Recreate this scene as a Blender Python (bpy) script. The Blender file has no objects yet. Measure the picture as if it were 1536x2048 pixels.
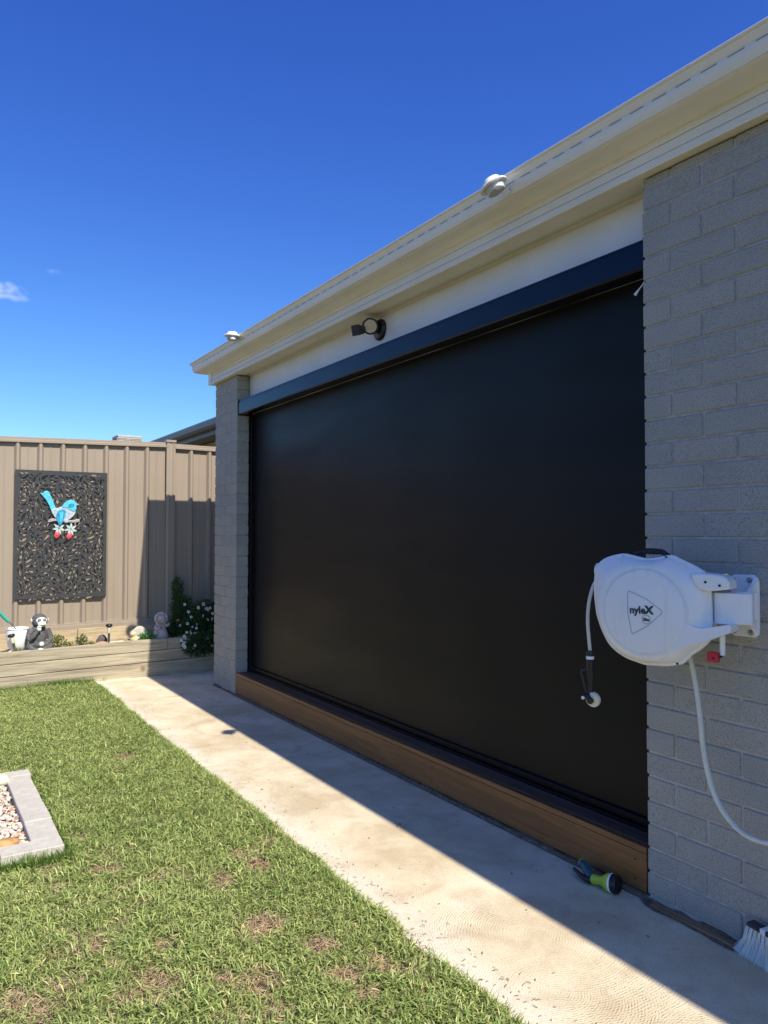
import bpy, bmesh, math, random
import numpy as np
from mathutils import Vector, Matrix
random.seed(7); rng = np.random.default_rng(11)
SC = bpy.context.scene; COL = SC.collection
PI = math.pi; R = math.radians

# ------------------------------------------------------------------ camera, sky, sun
cam = bpy.data.cameras.new("camera"); camo = bpy.data.objects.new("camera", cam); COL.objects.link(camo)
cam.sensor_fit = 'VERTICAL'; cam.sensor_height = 36; cam.lens = 1538/2048*36
cam.clip_start = 0.05; cam.clip_end = 2000
RW = Matrix(((0.85037516, -0.52617472, 0.0014994), (-0.01612607, -0.02321359, 0.99960046), (-0.52592969, -0.85005958, -0.02822539))).transposed()
camo.matrix_world = Matrix.Translation((0, 0, 1.345)) @ RW.to_4x4()
SC.camera = camo

SUN_DIR = Vector((-0.075, 0.898, -1.0)).normalized()      # the way the light travels
SUN_EL = math.asin(-SUN_DIR.z); SUN_ROT = math.atan2(-SUN_DIR.x, -SUN_DIR.y)
w = bpy.data.worlds.new("World"); SC.world = w; w.use_nodes = True
nt = w.node_tree; nt.nodes.clear()
wo = nt.nodes.new('ShaderNodeOutputWorld'); bg = nt.nodes.new('ShaderNodeBackground')
sky = nt.nodes.new('ShaderNodeTexSky'); sky.sky_type = 'NISHITA'; sky.sun_disc = False
sky.sun_elevation = SUN_EL; sky.sun_rotation = SUN_ROT; sky.altitude = 300; sky.air_density = 1.0; sky.dust_density = 0.7; sky.ozone_density = 2.6
hs = nt.nodes.new('ShaderNodeHueSaturation'); hs.inputs['Saturation'].default_value = 1.0; hs.inputs['Value'].default_value = 1.0
sep = nt.nodes.new('ShaderNodeSeparateColor'); nt.links.new(sky.outputs[0], sep.inputs[0])
com = nt.nodes.new('ShaderNodeCombineColor')
for ch_, (k_, p_) in enumerate(((.25, 1.55), (.405, 1.38), (1.25, .9))):      # camera-like rendering of the clear sky's colour
    pw = nt.nodes.new('ShaderNodeMath'); pw.operation = 'POWER'; pw.inputs[1].default_value = p_; nt.links.new(sep.outputs[ch_], pw.inputs[0])
    ml = nt.nodes.new('ShaderNodeMath'); ml.operation = 'MULTIPLY'; ml.inputs[1].default_value = k_; nt.links.new(pw.outputs[0], ml.inputs[0])
    mn = nt.nodes.new('ShaderNodeMath'); mn.operation = 'MINIMUM'; mn.inputs[1].default_value = (7.5, 7.8, 8.0)[ch_]; nt.links.new(ml.outputs[0], mn.inputs[0]); nt.links.new(mn.outputs[0], com.inputs[ch_])
nt.links.new(com.outputs[0], hs.inputs['Color'])
# a few small fair-weather cloud wisps, placed by direction in the sky
tc = nt.nodes.new('ShaderNodeTexCoord')
cloudfac = None
for (dx, dy, dz, rx, rz, amt) in ((0.060, 0.958, 0.2745, 0.06, 0.012, 0.45), (0.0825, 0.9605, 0.268, 0.04, 0.006, 0.28), (0.1356, 0.944, 0.3007, 0.010, 0.005, 0.10), (0.03, 0.86, 0.50, 0.02, 0.01, 0.12)):
    mp = nt.nodes.new('ShaderNodeMapping'); mp.vector_type = 'POINT'
    mp.inputs['Location'].default_value = (-dx/rx, -dy/0.3, -dz/rz); mp.inputs['Scale'].default_value = (1/rx, 1/0.3, 1/rz)
    nt.links.new(tc.outputs['Generated'], mp.inputs[0])
    ln = nt.nodes.new('ShaderNodeVectorMath'); ln.operation = 'LENGTH'; nt.links.new(mp.outputs[0], ln.inputs[0])
    nz = nt.nodes.new('ShaderNodeTexNoise'); nz.inputs['Scale'].default_value = 60; nz.inputs['Detail'].default_value = 5; nt.links.new(tc.outputs['Generated'], nz.inputs['Vector'])
    ad = nt.nodes.new('ShaderNodeMath'); ad.operation = 'MULTIPLY_ADD'; ad.inputs[1].default_value = 1.6; nt.links.new(nz.outputs['Fac'], ad.inputs[0]); nt.links.new(ln.outputs['Value'], ad.inputs[2])
    mr = nt.nodes.new('ShaderNodeMapRange'); mr.interpolation_type = 'SMOOTHSTEP'
    mr.inputs['From Min'].default_value = 1.75; mr.inputs['From Max'].default_value = 0.9; mr.inputs['To Min'].default_value = 0; mr.inputs['To Max'].default_value = amt
    nt.links.new(ad.outputs[0], mr.inputs['Value'])
    if cloudfac is None: cloudfac = mr.outputs[0]
    else:
        mx = nt.nodes.new('ShaderNodeMath'); mx.operation = 'MAXIMUM'; nt.links.new(cloudfac, mx.inputs[0]); nt.links.new(mr.outputs[0], mx.inputs[1]); cloudfac = mx.outputs[0]
cm = nt.nodes.new('ShaderNodeMix'); cm.data_type = 'RGBA'; nt.links.new(cloudfac, cm.inputs['Factor'])
nt.links.new(hs.outputs[0], cm.inputs[6]); cm.inputs[7].default_value = (6.5, 7.0, 8.2, 1)
nt.links.new(cm.outputs[2], bg.inputs['Color']); bg.inputs['Strength'].default_value = 0.12
nt.links.new(bg.outputs[0], wo.inputs['Surface'])
sl = bpy.data.lights.new("sun", 'SUN'); sl.energy = 4.6; sl.angle = R(0.53); sl.color = (1.0, 0.93, 0.80)
so = bpy.data.objects.new("sun", sl); COL.objects.link(so); so.location = (0, -4, 8); so.rotation_euler = SUN_DIR.to_track_quat('-Z', 'Y').to_euler()
SC.view_settings.view_transform = 'Standard'; SC.view_settings.look = 'None'; SC.view_settings.exposure = 0.55; SC.view_settings.gamma = 1
SC.render.resolution_x = 768; SC.render.resolution_y = 1024
SC.cycles.max_bounces = 6; SC.cycles.diffuse_bounces = 4; SC.cycles.glossy_bounces = 3; SC.cycles.transparent_max_bounces = 6

# ------------------------------------------------------------------ helpers
def N(m, t, **kw):
    n = m.node_tree.nodes.new(t)
    for k, v in kw.items(): setattr(n, k, v)
    return n
def ramp(m, src, stops):
    r = N(m, 'ShaderNodeValToRGB'); m.node_tree.links.new(src, r.inputs[0])
    e = r.color_ramp.elements
    while len(e) < len(stops): e.new(0.5)
    for i, (p, c) in enumerate(stops):
        e[i].position = p; e[i].color = (c[0], c[1], c[2], 1) if not isinstance(c, float) else (c, c, c, 1)
    return r.outputs[0]
def noise(m, scale, detail=4, rough=.55, co='Object', vec=None, dist=0, sc3=None):
    n = N(m, 'ShaderNodeTexNoise'); n.inputs['Scale'].default_value = scale; n.inputs['Detail'].default_value = detail
    n.inputs['Roughness'].default_value = rough; n.inputs['Distortion'].default_value = dist
    if vec is None:
        t = N(m, 'ShaderNodeTexCoord'); vec = t.outputs[co]
    if sc3:
        mp = N(m, 'ShaderNodeMapping'); mp.inputs['Scale'].default_value = sc3; m.node_tree.links.new(vec, mp.inputs[0]); vec = mp.outputs[0]
    m.node_tree.links.new(vec, n.inputs['Vector'])
    return n.outputs['Fac']
def mixc(m, fac, a, b, mode='MIX'):
    x = N(m, 'ShaderNodeMix'); x.data_type = 'RGBA'; x.blend_type = mode; L = m.node_tree.links
    for s, i in ((fac, 0), (a, 6), (b, 7)):
        if isinstance(s, (int, float)): x.inputs[i].default_value = s
        elif isinstance(s, tuple): x.inputs[i].default_value = (*s[:3], 1)
        else: L.new(s, x.inputs[i])
    return x.outputs[2]
def math_(m, op, a, b=None, c=None):
    x = N(m, 'ShaderNodeMath'); x.operation = op
    for i, s in enumerate((a, b, c)):
        if s is None: continue
        if isinstance(s, (int, float)): x.inputs[i].default_value = s
        else: m.node_tree.links.new(s, x.inputs[i])
    return x.outputs[0]
def mat(name, col, rough=.6, var=.12, nscale=12, bump=0, bscale=60, metal=0, spec=.5, dirt=None, island=0, coat=0, streak=None):
    """plain painted/plastic/stone surface with mottling, optional dirt colour and fine bump"""
    m = bpy.data.materials.new(name); m.use_nodes = True; b = m.node_tree.nodes['Principled BSDF']; L = m.node_tree.links
    f = noise(m, nscale, 5)
    lo = tuple(max(0, c*(1-var)) for c in col); hi = tuple(min(1, c*(1+var)) for c in col)
    c = ramp(m, f, ((.3, lo), (.7, hi)))
    if dirt:
        f2 = noise(m, dirt[1], 6, .65, sc3=streak)
        c = mixc(m, ramp(m, f2, ((dirt[2], 0.0), (dirt[3], dirt[4]))), c, dirt[0])
    if island:
        g = N(m, 'ShaderNodeNewGeometry')
        k = ramp(m, g.outputs['Random Per Island'], ((0, 1-island), (1, 1+island) if 1+island <= 1 else (1, 1.0)))
        c = mixc(m, 1.0, c, k, 'MULTIPLY')
    L.new(c, b.inputs['Base Color'])
    b.inputs['Roughness'].default_value = rough; b.inputs['Metallic'].default_value = metal; b.inputs['Specular IOR Level'].default_value = spec
    if coat: b.inputs['Coat Weight'].default_value = coat; b.inputs['Coat Roughness'].default_value = .1
    if bump:
        bn = N(m, 'ShaderNodeBump'); bn.inputs['Strength'].default_value = bump; bn.inputs['Distance'].default_value = .002
        L.new(noise(m, bscale, 4), bn.inputs['Height']); L.new(bn.outputs[0], b.inputs['Normal'])
    return m
def bsdf(m): return m.node_tree.nodes['Principled BSDF']

class MB:
    def __init__(s): s.v = []; s.f = []
    def add(s, vs, fs):
        o = len(s.v); s.v += [tuple(p) for p in vs]; s.f += [tuple(o+i for i in f) for f in fs]; return s
    def box(s, a, b, ch=0, M=None):
        x0, y0, z0 = a; x1, y1, z1 = b
        if ch <= 0:
            vs = [(x, y, z) for x in (x0, x1) for y in (y0, y1) for z in (z0, z1)]
            fs = [(0, 1, 3, 2), (4, 6, 7, 5), (0, 4, 5, 1), (2, 3, 7, 6), (0, 2, 6, 4), (1, 5, 7, 3)]
        else:
            vs = []; idx = {}
            for i, x in enumerate((x0, x1)):
                for j, y in enumerate((y0, y1)):
                    for k, z in enumerate((z0, z1)):
                        sx, sy, sz = (1-2*i)*ch, (1-2*j)*ch, (1-2*k)*ch
                        for ax, p in enumerate(((x, y+sy, z+sz), (x+sx, y, z+sz), (x+sx, y+sy, z))):
                            idx[(i, j, k, ax)] = len(vs); vs.append(p)
            fs = []
            for i in (0, 1):
                for j in (0, 1):
                    for k in (0, 1): fs.append(tuple(idx[(i, j, k, a)] for a in (0, 1, 2)))
            q = ((0, 0), (1, 0), (1, 1), (0, 1))
            for e in (0, 1):
                fs.append(tuple(idx[(e, j, k, 0)] for j, k in q)); fs.append(tuple(idx[(i, e, k, 1)] for i, k in q)); fs.append(tuple(idx[(i, j, e, 2)] for i, j in q))
            for a_, b_ in ((0, 0), (0, 1), (1, 0), (1, 1)):
                fs.append((idx[(0, a_, b_, 1)], idx[(1, a_, b_, 1)], idx[(1, a_, b_, 2)], idx[(0, a_, b_, 2)]))
                fs.append((idx[(a_, 0, b_, 0)], idx[(a_, 1, b_, 0)], idx[(a_, 1, b_, 2)], idx[(a_, 0, b_, 2)]))
                fs.append((idx[(a_, b_, 0, 0)], idx[(a_, b_, 1, 0)], idx[(a_, b_, 1, 1)], idx[(a_, b_, 0, 1)]))
        if M is not None: vs = [tuple(M @ Vector(p)) for p in vs]
        return s.add(vs, fs)
    def tube(s, pts, r, n=12, cap=True):
        pts = [Vector(p) for p in pts]; rr = r if isinstance(r, (list, tuple)) else [r]*len(pts); vs = []; up = None
        for i, p in enumerate(pts):
            t = (pts[min(i+1, len(pts)-1)]-pts[max(i-1, 0)]).normalized()
            if up is None: up = t.orthogonal().normalized()
            up = (up - t*up.dot(t)).normalized(); bi = t.cross(up)
            for k in range(n):
                a = 2*PI*k/n; vs.append(p+(up*math.cos(a)+bi*math.sin(a))*rr[i])
        m = len(pts); fs = [(i*n+k, i*n+(k+1) % n, (i+1)*n+(k+1) % n, (i+1)*n+k) for i in range(m-1) for k in range(n)]
        if cap: fs += [tuple(range(n))[::-1], tuple((m-1)*n+k for k in range(n))]
        return s.add(vs, fs)
    def lathe(s, prof, n=24, M=None):
        vs = []; m = len(prof)
        for r, z in prof:
            for k in range(n): vs.append((r*math.cos(2*PI*k/n), r*math.sin(2*PI*k/n), z))
        fs = [(i*n+k, i*n+(k+1) % n, (i+1)*n+(k+1) % n, (i+1)*n+k) for i in range(m-1) for k in range(n)]
        fs += [tuple(range(n))[::-1], tuple((m-1)*n+k for k in range(n))]
        if M is not None: vs = [tuple(M @ Vector(p)) for p in vs]
        return s.add(vs, fs)
    def ell(s, c, r, M=None, n=16, m=10):
        if isinstance(r, (int, float)): r = (r, r, r)
        vs = [(0, 0, -1)]+[(math.cos(2*PI*k/n)*math.cos(t), math.sin(2*PI*k/n)*math.cos(t), math.sin(t)) for t in [(-PI/2+PI*(j+1)/m) for j in range(m-1)] for k in range(n)]+[(0, 0, 1)]
        fs = [(0, 1+(k+1) % n, 1+k) for k in range(n)]
        for j in range(m-2):
            fs += [(1+j*n+k, 1+j*n+(k+1) % n, 1+(j+1)*n+(k+1) % n, 1+(j+1)*n+k) for k in range(n)]
        l = 1+(m-2)*n; fs += [(l+k, l+(k+1) % n, len(vs)-1) for k in range(n)]
        o = [Vector((p[0]*r[0], p[1]*r[1], p[2]*r[2])) for p in vs]
        if M is not None: o = [M.to_3x3() @ p for p in o]
        return s.add([p+Vector(c) for p in o], fs)
    def loft(s, rings, cap=True, close=True):
        n = len(rings[0]); vs = [p for r_ in rings for p in r_]; m = len(rings); e = n if close else n-1
        fs = [(i*n+k, i*n+(k+1) % n, (i+1)*n+(k+1) % n, (i+1)*n+k) for i in range(m-1) for k in range(e)]
        if cap: fs += [tuple(range(n))[::-1], tuple((m-1)*n+k for k in range(n))]
        return s.add(vs, fs)
    def build(s, name, m=None, parent=None, bevel=0, smooth=35, seg=2, loc=None, rot=None):
        me = bpy.data.meshes.new(name); me.from_pydata([tuple(v) for v in s.v], [], s.f); me.validate(); me.update()
        bm = bmesh.new(); bm.from_mesh(me); bmesh.ops.recalc_face_normals(bm, faces=bm.faces); bm.to_mesh(me); bm.free()
        if smooth:
            me.shade_smooth(); me.set_sharp_from_angle(angle=R(smooth))
        o = bpy.data.objects.new(name, me); COL.objects.link(o)
        if m: me.materials.append(m)
        if parent: o.parent = parent
        if loc: o.location = loc
        if rot: o.rotation_euler = rot
        if bevel:
            b = o.modifiers.new('bevel', 'BEVEL'); b.width = bevel; b.segments = seg; b.limit_method = 'ANGLE'; b.angle_limit = R(40)
        return o
def remesh(o, vox, sm=4):
    r_ = o.modifiers.new('r', 'REMESH'); r_.mode = 'VOXEL'; r_.voxel_size = vox; r_.use_smooth_shade = True
    s_ = o.modifiers.new('s', 'SMOOTH'); s_.iterations = sm; s_.factor = .5
    dg = bpy.context.evaluated_depsgraph_get(); me = bpy.data.meshes.new_from_object(o.evaluated_get(dg)); mt = o.data.materials[0] if o.data.materials else None
    o.modifiers.clear(); o.data = me
    if mt and not me.materials: me.materials.append(mt)
    me.shade_smooth(); return o
def thing(name, label, cat, loc=(0, 0, 0), rotz=0, group=None):
    o = bpy.data.objects.new(name, None); COL.objects.link(o); o.location = loc; o.rotation_euler = (0, 0, rotz); o.empty_display_size = .1
    o['label'] = label; o['category'] = cat
    if group: o['group'] = group
    return o
def tag(o, label, cat, group=None):
    o['label'] = label; o['category'] = cat
    if group: o['group'] = group
    return o
def struct(o): o['kind'] = 'structure'; return o
def curve2d(name, loops, depth, m=None, parent=None, bevel=0):
    """flat outline(s) with holes, in the XZ plane, given thickness along Y, as a mesh"""
    cu = bpy.data.curves.new(name, 'CURVE'); cu.dimensions = '2D'; cu.fill_mode = 'BOTH'; cu.extrude = depth/2; cu.bevel_depth = bevel; cu.bevel_resolution = 1
    for l in loops:
        sp = cu.splines.new('POLY'); sp.points.add(len(l)-1); sp.use_cyclic_u = True
        for i, p in enumerate(l): sp.points[i].co = (p[0], p[1], 0, 1)
    t = bpy.data.objects.new(name, cu); COL.objects.link(t)
    dg = bpy.context.evaluated_depsgraph_get(); me = bpy.data.meshes.new_from_object(t.evaluated_get(dg)); bpy.data.objects.remove(t)
    me.transform(Matrix.Rotation(PI/2, 4, 'X')); me.name = name
    o = bpy.data.objects.new(name, me); COL.objects.link(o)
    me.materials.clear()
    if m: me.materials.append(m)
    if parent: o.parent = parent
    return o
def text_mesh(name, txt, size, m, parent, bold=0.0, ex=.0006, xs=1.0):
    cu = bpy.data.curves.new(name, 'FONT'); cu.body = txt; cu.size = size; cu.offset = bold; cu.extrude = ex; cu.align_x = 'CENTER'; cu.resolution_u = 3; cu.space_character = 1.0
    t = bpy.data.objects.new(name, cu); COL.objects.link(t)
    dg = bpy.context.evaluated_depsgraph_get(); me = bpy.data.meshes.new_from_object(t.evaluated_get(dg)); bpy.data.objects.remove(t)
    me.transform(Matrix.Rotation(PI/2, 4, 'X') @ Matrix.Diagonal((xs, 1, 1, 1)))
    o = bpy.data.objects.new(name, me); COL.objects.link(o); me.materials.clear(); me.materials.append(m); o.parent = parent
    return o
def npmesh(name, V, loops_start, loops_total, loop_vi, m, cols=None, smooth=False):
    me = bpy.data.meshes.new(name); me.vertices.add(len(V)); me.vertices.foreach_set('co', V.astype(np.float32).ravel())
    me.loops.add(len(loop_vi)); me.loops.foreach_set('vertex_index', loop_vi.astype(np.int32))
    me.polygons.add(len(loops_start)); me.polygons.foreach_set('loop_start', loops_start.astype(np.int32))
    if cols is not None:
        a = me.color_attributes.new('tint', 'FLOAT_COLOR', 'POINT'); a.data.foreach_set('color', cols.astype(np.float32).ravel())
    me.update(calc_edges=True); me.materials.append(m)
    if smooth: me.shade_smooth()
    o = bpy.data.objects.new(name, me); COL.objects.link(o); return o

# ------------------------------------------------------------------ materials
def brick_mat():
    m = bpy.data.materials.new('grey_brick'); m.use_nodes = True; b = bsdf(m); L = m.node_tree.links
    g = N(m, 'ShaderNodeNewGeometry')
    base = ramp(m, g.outputs['Random Per Island'], ((0, (.375, .372, .330)), (.35, (.41, .40, .352)), (.7, (.43, .412, .355)), (1, (.39, .382, .345))))
    sp = noise(m, 210, 2, .85); c = mixc(m, .8, base, ramp(m, sp, ((.34, (.35, .35, .36)), (.47, (.88, .88, .88)), (.62, (1, 1, 1)))), 'MULTIPLY')
    lg = noise(m, 7, 4); c = mixc(m, .35, c, ramp(m, lg, ((.3, (.72, .73, .75)), (.7, (1, .99, .97)))), 'MULTIPLY')
    vo = N(m, 'ShaderNodeTexVoronoi'); vo.inputs['Scale'].default_value = 55; t = N(m, 'ShaderNodeTexCoord'); L.new(t.outputs['Object'], vo.inputs['Vector'])
    sel = math_(m, 'MULTIPLY', math_(m, 'LESS_THAN', vo.outputs['Distance'], .085), math_(m, 'GREATER_THAN', noise(m, 6, 2), .5))
    sepc = N(m, 'ShaderNodeSeparateColor'); L.new(vo.outputs['Color'], sepc.inputs[0])
    sel = math_(m, 'MULTIPLY', sel, math_(m, 'GREATER_THAN', sepc.outputs[0], .72))
    c = mixc(m, sel, c, (.72, .73, .74)); L.new(c, b.inputs['Base Color'])
    b.inputs['Roughness'].default_value = .85; b.inputs['Specular IOR Level'].default_value = .3
    bn = N(m, 'ShaderNodeBump'); bn.inputs['Strength'].default_value = .6; bn.inputs['Distance'].default_value = .003
    L.new(noise(m, 210, 3, .8), bn.inputs['Height']); L.new(bn.outputs[0], b.inputs['Normal']); return m
M_brick = brick_mat()
M_mortar = mat('grey_mortar', (.41, .388, .35), .95, .2, 25, .5, 160)
M_cream = mat('cream_paint', (.74, .72, .63), .45, .05, 3, 0.05, 40, dirt=((.35, .30, .18), 9, .62, .85, .35), streak=(1, .35, 1))
M_soffit = mat('cream_soffit', (.66, .635, .53), .6, .06, 5, .1, 80, dirt=((.4, .36, .25), 6, .6, .9, .3))
M_beam = mat('white_beam', (.72, .72, .69), .5, .05, 4, .15, 70, dirt=((.42, .38, .28), 11, .66, .8, .3))
M_roof = mat('dark_roof_tile', (.05, .052, .055), .6, .25, 8, .2, 40)
M_cass = mat('navy_metal', (.0015, .0035, .012), .2, .1, 5, 0, metal=.0, spec=.3)
M_black = mat('black_metal', (.005, .005, .006), .4, .15, 20, spec=.2)
M_timb = bpy.data.materials.new('stained_timber')
def timber(m, c1, c2, sc=(3, .35, 14), rough=.55, knots=0, axis=None, knotc=(.12, .07, .035)):
    m.use_nodes = True; b = bsdf(m); L = m.node_tree.links
    t = N(m, 'ShaderNodeTexCoord'); mp = N(m, 'ShaderNodeMapping'); mp.inputs['Scale'].default_value = sc; L.new(t.outputs['Object'], mp.inputs[0])
    f = noise(m, 3.2, 7, .62, vec=mp.outputs[0], dist=1.1); f2 = noise(m, 14, 5, .7, vec=mp.outputs[0])
    c = ramp(m, f, ((.3, c1), (.5, tuple((a+b_)/2 for a, b_ in zip(c1, c2))), (.72, c2)))
    c = mixc(m, .55, c, ramp(m, f2, ((.35, (.62, .6, .58)), (.6, (1, 1, 1)))), 'MULTIPLY')
    if knots:
        vo = N(m, 'ShaderNodeTexVoronoi'); vo.inputs['Scale'].default_value = knots; mp2 = N(m, 'ShaderNodeMapping'); mp2.inputs['Scale'].default_value = tuple(min(1.0, s/8) if s > 5 else .55 for s in sc); L.new(t.outputs['Object'], mp2.inputs[0])
        L.new(t.outputs['Object'], vo.inputs['Vector'])
        k = ramp(m, math_(m, 'ADD', vo.outputs['Distance'], math_(m, 'MULTIPLY', noise(m, 30, 3), .06)), ((.08, 1.0), (.14, 0.0)))
        c = mixc(m, math_(m, 'MULTIPLY', k, .8), c, knotc)
    L.new(c, b.inputs['Base Color']); b.inputs['Roughness'].default_value = rough
    bn = N(m, 'ShaderNodeBump'); bn.inputs['Strength'].default_value = .35; bn.inputs['Distance'].default_value = .002; L.new(f2, bn.inputs['Height']); L.new(bn.outputs[0], b.inputs['Normal'])
timber(M_timb, (.165, .070, .020), (.30, .135, .042), (14, .5, 14), .42, 1.2, knotc=(.07, .03, .012))
M_deck = bpy.data.materials.new('deck_timber'); timber(M_deck, (.10, .055, .035), (.17, .10, .07), (14, .5, 14), .5)
M_sleep = bpy.data.materials.new('pale_pine'); timber(M_sleep, (.22, .185, .13), (.55, .475, .34), (.45, 10, 9), .85, 3.0, knotc=(.2, .12, .05))
M_plinth = bpy.data.materials.new('plinth_pine'); timber(M_plinth, (.34, .25, .14), (.60, .50, .33), (.7, 10, 7), .85, 2.2, knotc=(.18, .1, .05))
M_fence = mat('taupe_steel', (.315, .258, .198), .42, .04, 2, 0, spec=.45, dirt=((.20, .155, .115), 1.4, .45, .8, .25), streak=(9, 1, .5))
M_white = mat('white_plastic', (.80, .80, .80), .38, .04, 5, .04, 50, dirt=((.36, .34, .28), 7, .56, .85, .45), streak=(3, 3, .6))
M_blackpl = mat('black_plastic', (.012, .012, .014), .4, .2, 30)
M_line = mat('thin_dark_print', (.03, .035, .05), .6)
M_hose = mat('cream_hose', (.60, .60, .52), .45, .05, 30)
M_stone = mat('stone', (.55, .47, .36), .85, .25, 14, .6, 40, dirt=((.32, .2, .12), 9, .5, .8, .6))

# ------------------------------------------------------------------ ground, path, lawn base
def ground_mat():
    m = bpy.data.materials.new('lawn_soil'); m.use_nodes = True; b = bsdf(m); L = m.node_tree.links
    f = noise(m, 3, 6); f2 = noise(m, 120, 5, .75)
    c = ramp(m, f, ((.35, (.14, .12, .06)), (.6, (.24, .18, .10)))); c = mixc(m, .8, c, ramp(m, f2, ((.35, (.25, .22, .2)), (.65, (1, 1, 1)))), 'MULTIPLY')
    L.new(c, b.inputs['Base Color']); b.inputs['Roughness'].default_value = 1; b.inputs['Specular IOR Level'].default_value = .1
    bn = N(m, 'ShaderNodeBump'); bn.inputs['Strength'].default_value = .8; bn.inputs['Distance'].default_value = .01; L.new(f2, bn.inputs['Height']); L.new(bn.outputs[0], b.inputs['Normal']); return m
g = MB()
xs = [-600, -60, -12, -4, -1, 0, .7, 1.44, 3, 8, 60, 600]; ys = [-600, -60, -10, -2, 0, 2, 4, 6, 7.3, 10, 30, 100, 600]
g.add([(x, y, -.022) for x in xs for y in ys], [(i*len(ys)+j, (i+1)*len(ys)+j, (i+1)*len(ys)+j+1, i*len(ys)+j+1) for i in range(len(xs)-1) for j in range(len(ys)-1)])
struct(g.build('ground', ground_mat(), smooth=0))

def concrete_mat():
    m = bpy.data.materials.new('swirl_concrete'); m.use_nodes = True; b = bsdf(m); L = m.node_tree.links
    t = N(m, 'ShaderNodeTexCoord'); O = t.outputs['Object']
    # fan-shaped trowel swirls: rings about scattered centres
    wv = N(m, 'ShaderNodeTexNoise'); wv.inputs['Scale'].default_value = 2.2; wv.inputs['Detail'].default_value = 2; L.new(O, wv.inputs['Vector'])
    hsum = None
    for sc, off, freq in ((2.1, 0.0, 720), (1.6, 5.3, 610)):
        mp = N(m, 'ShaderNodeMapping'); mp.inputs['Location'].default_value = (off, off*1.7, 0); L.new(O, mp.inputs[0])
        vo = N(m, 'ShaderNodeTexVoronoi'); vo.voronoi_dimensions = '2D'; vo.inputs['Scale'].default_value = sc; L.new(mp.outputs[0], vo.inputs['Vector'])
        nz = noise(m, 26, 3, .6, vec=mp.outputs[0]); nb = noise(m, 4, 2, .5, vec=mp.outputs[0])
        ph = math_(m, 'ADD', math_(m, 'MULTIPLY', vo.outputs['Distance'], freq/sc), math_(m, 'ADD', math_(m, 'MULTIPLY', nz, 6.5), math_(m, 'MULTIPLY', nb, 17)))
        s_ = math_(m, 'SINE', ph)
        brk = ramp(m, noise(m, 48, 4, .75, vec=mp.outputs[0]), ((.45, 0.0), (.60, 1.0)))
        s_ = math_(m, 'MULTIPLY', s_, brk)
        hsum = s_ if hsum is None else math_(m, 'ADD', hsum, s_)
    fine = noise(m, 260, 4, .75)
    fade = ramp(m, noise(m, 1.3, 3), ((.34, .25), (.64, 1.0)))
    sepx = N(m, 'ShaderNodeSeparateXYZ'); L.new(O, sepx.inputs[0])
    h = math_(m, 'ADD', math_(m, 'MULTIPLY', math_(m, 'MULTIPLY', hsum, fade), .42), math_(m, 'MULTIPLY', fine, .9))
    stain = ramp(m, noise(m, 2.4, 6, .62), ((.36, (.60, .49, .32)), (.52, (.73, .635, .45)), (.66, (.80, .72, .54))))
    edge = ramp(m, sepx.outputs[0], ((0.0, 1.0), (1.0, 1.0)))
    ed = N(m, 'ShaderNodeMapRange'); ed.inputs['From Min'].default_value = 1.62; ed.inputs['From Max'].default_value = 1.44; L.new(sepx.outputs[0], ed.inputs['Value'])
    stain = mixc(m, math_(m, 'MULTIPLY', ed.outputs[0], .8), stain, (.80, .76, .65))
    rust = ramp(m, noise(m, 5.5, 5, .6, dist=.6), ((.50, 0.0), (.72, .62)))
    c = mixc(m, rust, stain, (.50, .385, .26))
    c = mixc(m, .55, c, ramp(m, noise(m, 190, 3, .8), ((.32, (.55, .5, .44)), (.5, (.97, .96, .95)), (.7, (1, 1, 1)))), 'MULTIPLY')
    # dirt lying in the swirl grooves
    c = mixc(m, math_(m, 'MULTIPLY', ramp(m, math_(m, 'ADD', math_(m, 'MULTIPLY', hsum, .5), .5), ((.12, 1.0), (.5, 0.0))), math_(m, 'MULTIPLY', fade, .42)), c, (.44, .36, .25))
    vo = N(m, 'ShaderNodeTexVoronoi'); vo.inputs['Scale'].default_value = 17; L.new(O, vo.inputs['Vector'])
    sc_ = N(m, 'ShaderNodeSeparateColor'); L.new(vo.outputs['Color'], sc_.inputs[0])
    spot = math_(m, 'MULTIPLY', math_(m, 'LESS_THAN', vo.outputs['Distance'], math_(m, 'MULTIPLY', sc_.outputs[1], .12)), math_(m, 'GREATER_THAN', sc_.outputs[0], .72))
    c = mixc(m, math_(m, 'MULTIPLY', spot, .8), c, (.10, .075, .05))
    L.new(c, b.inputs['Base Color']); b.inputs['Roughness'].default_value = .85; b.inputs['Specular IOR Level'].default_value = .25
    bn = N(m, 'ShaderNodeBump'); bn.inputs['Strength'].default_value = 1.0; bn.inputs['Distance'].default_value = .0025; L.new(h, bn.inputs['Height']); L.new(bn.outputs[0], b.inputs['Normal'])
    return m
M_conc = concrete_mat()
p = MB()
for y0, y1 in ((-8, .55), (.5535, 3.975), (3.9785, 7.36)):
    p.box((1.435, y0, -.10), (2.325, y1, 0), .001)
p.box((2.318, 6.66, -.10), (9, 7.36, -.001), .004)
struct(p.build('path', M_conc, smooth=0))
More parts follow.
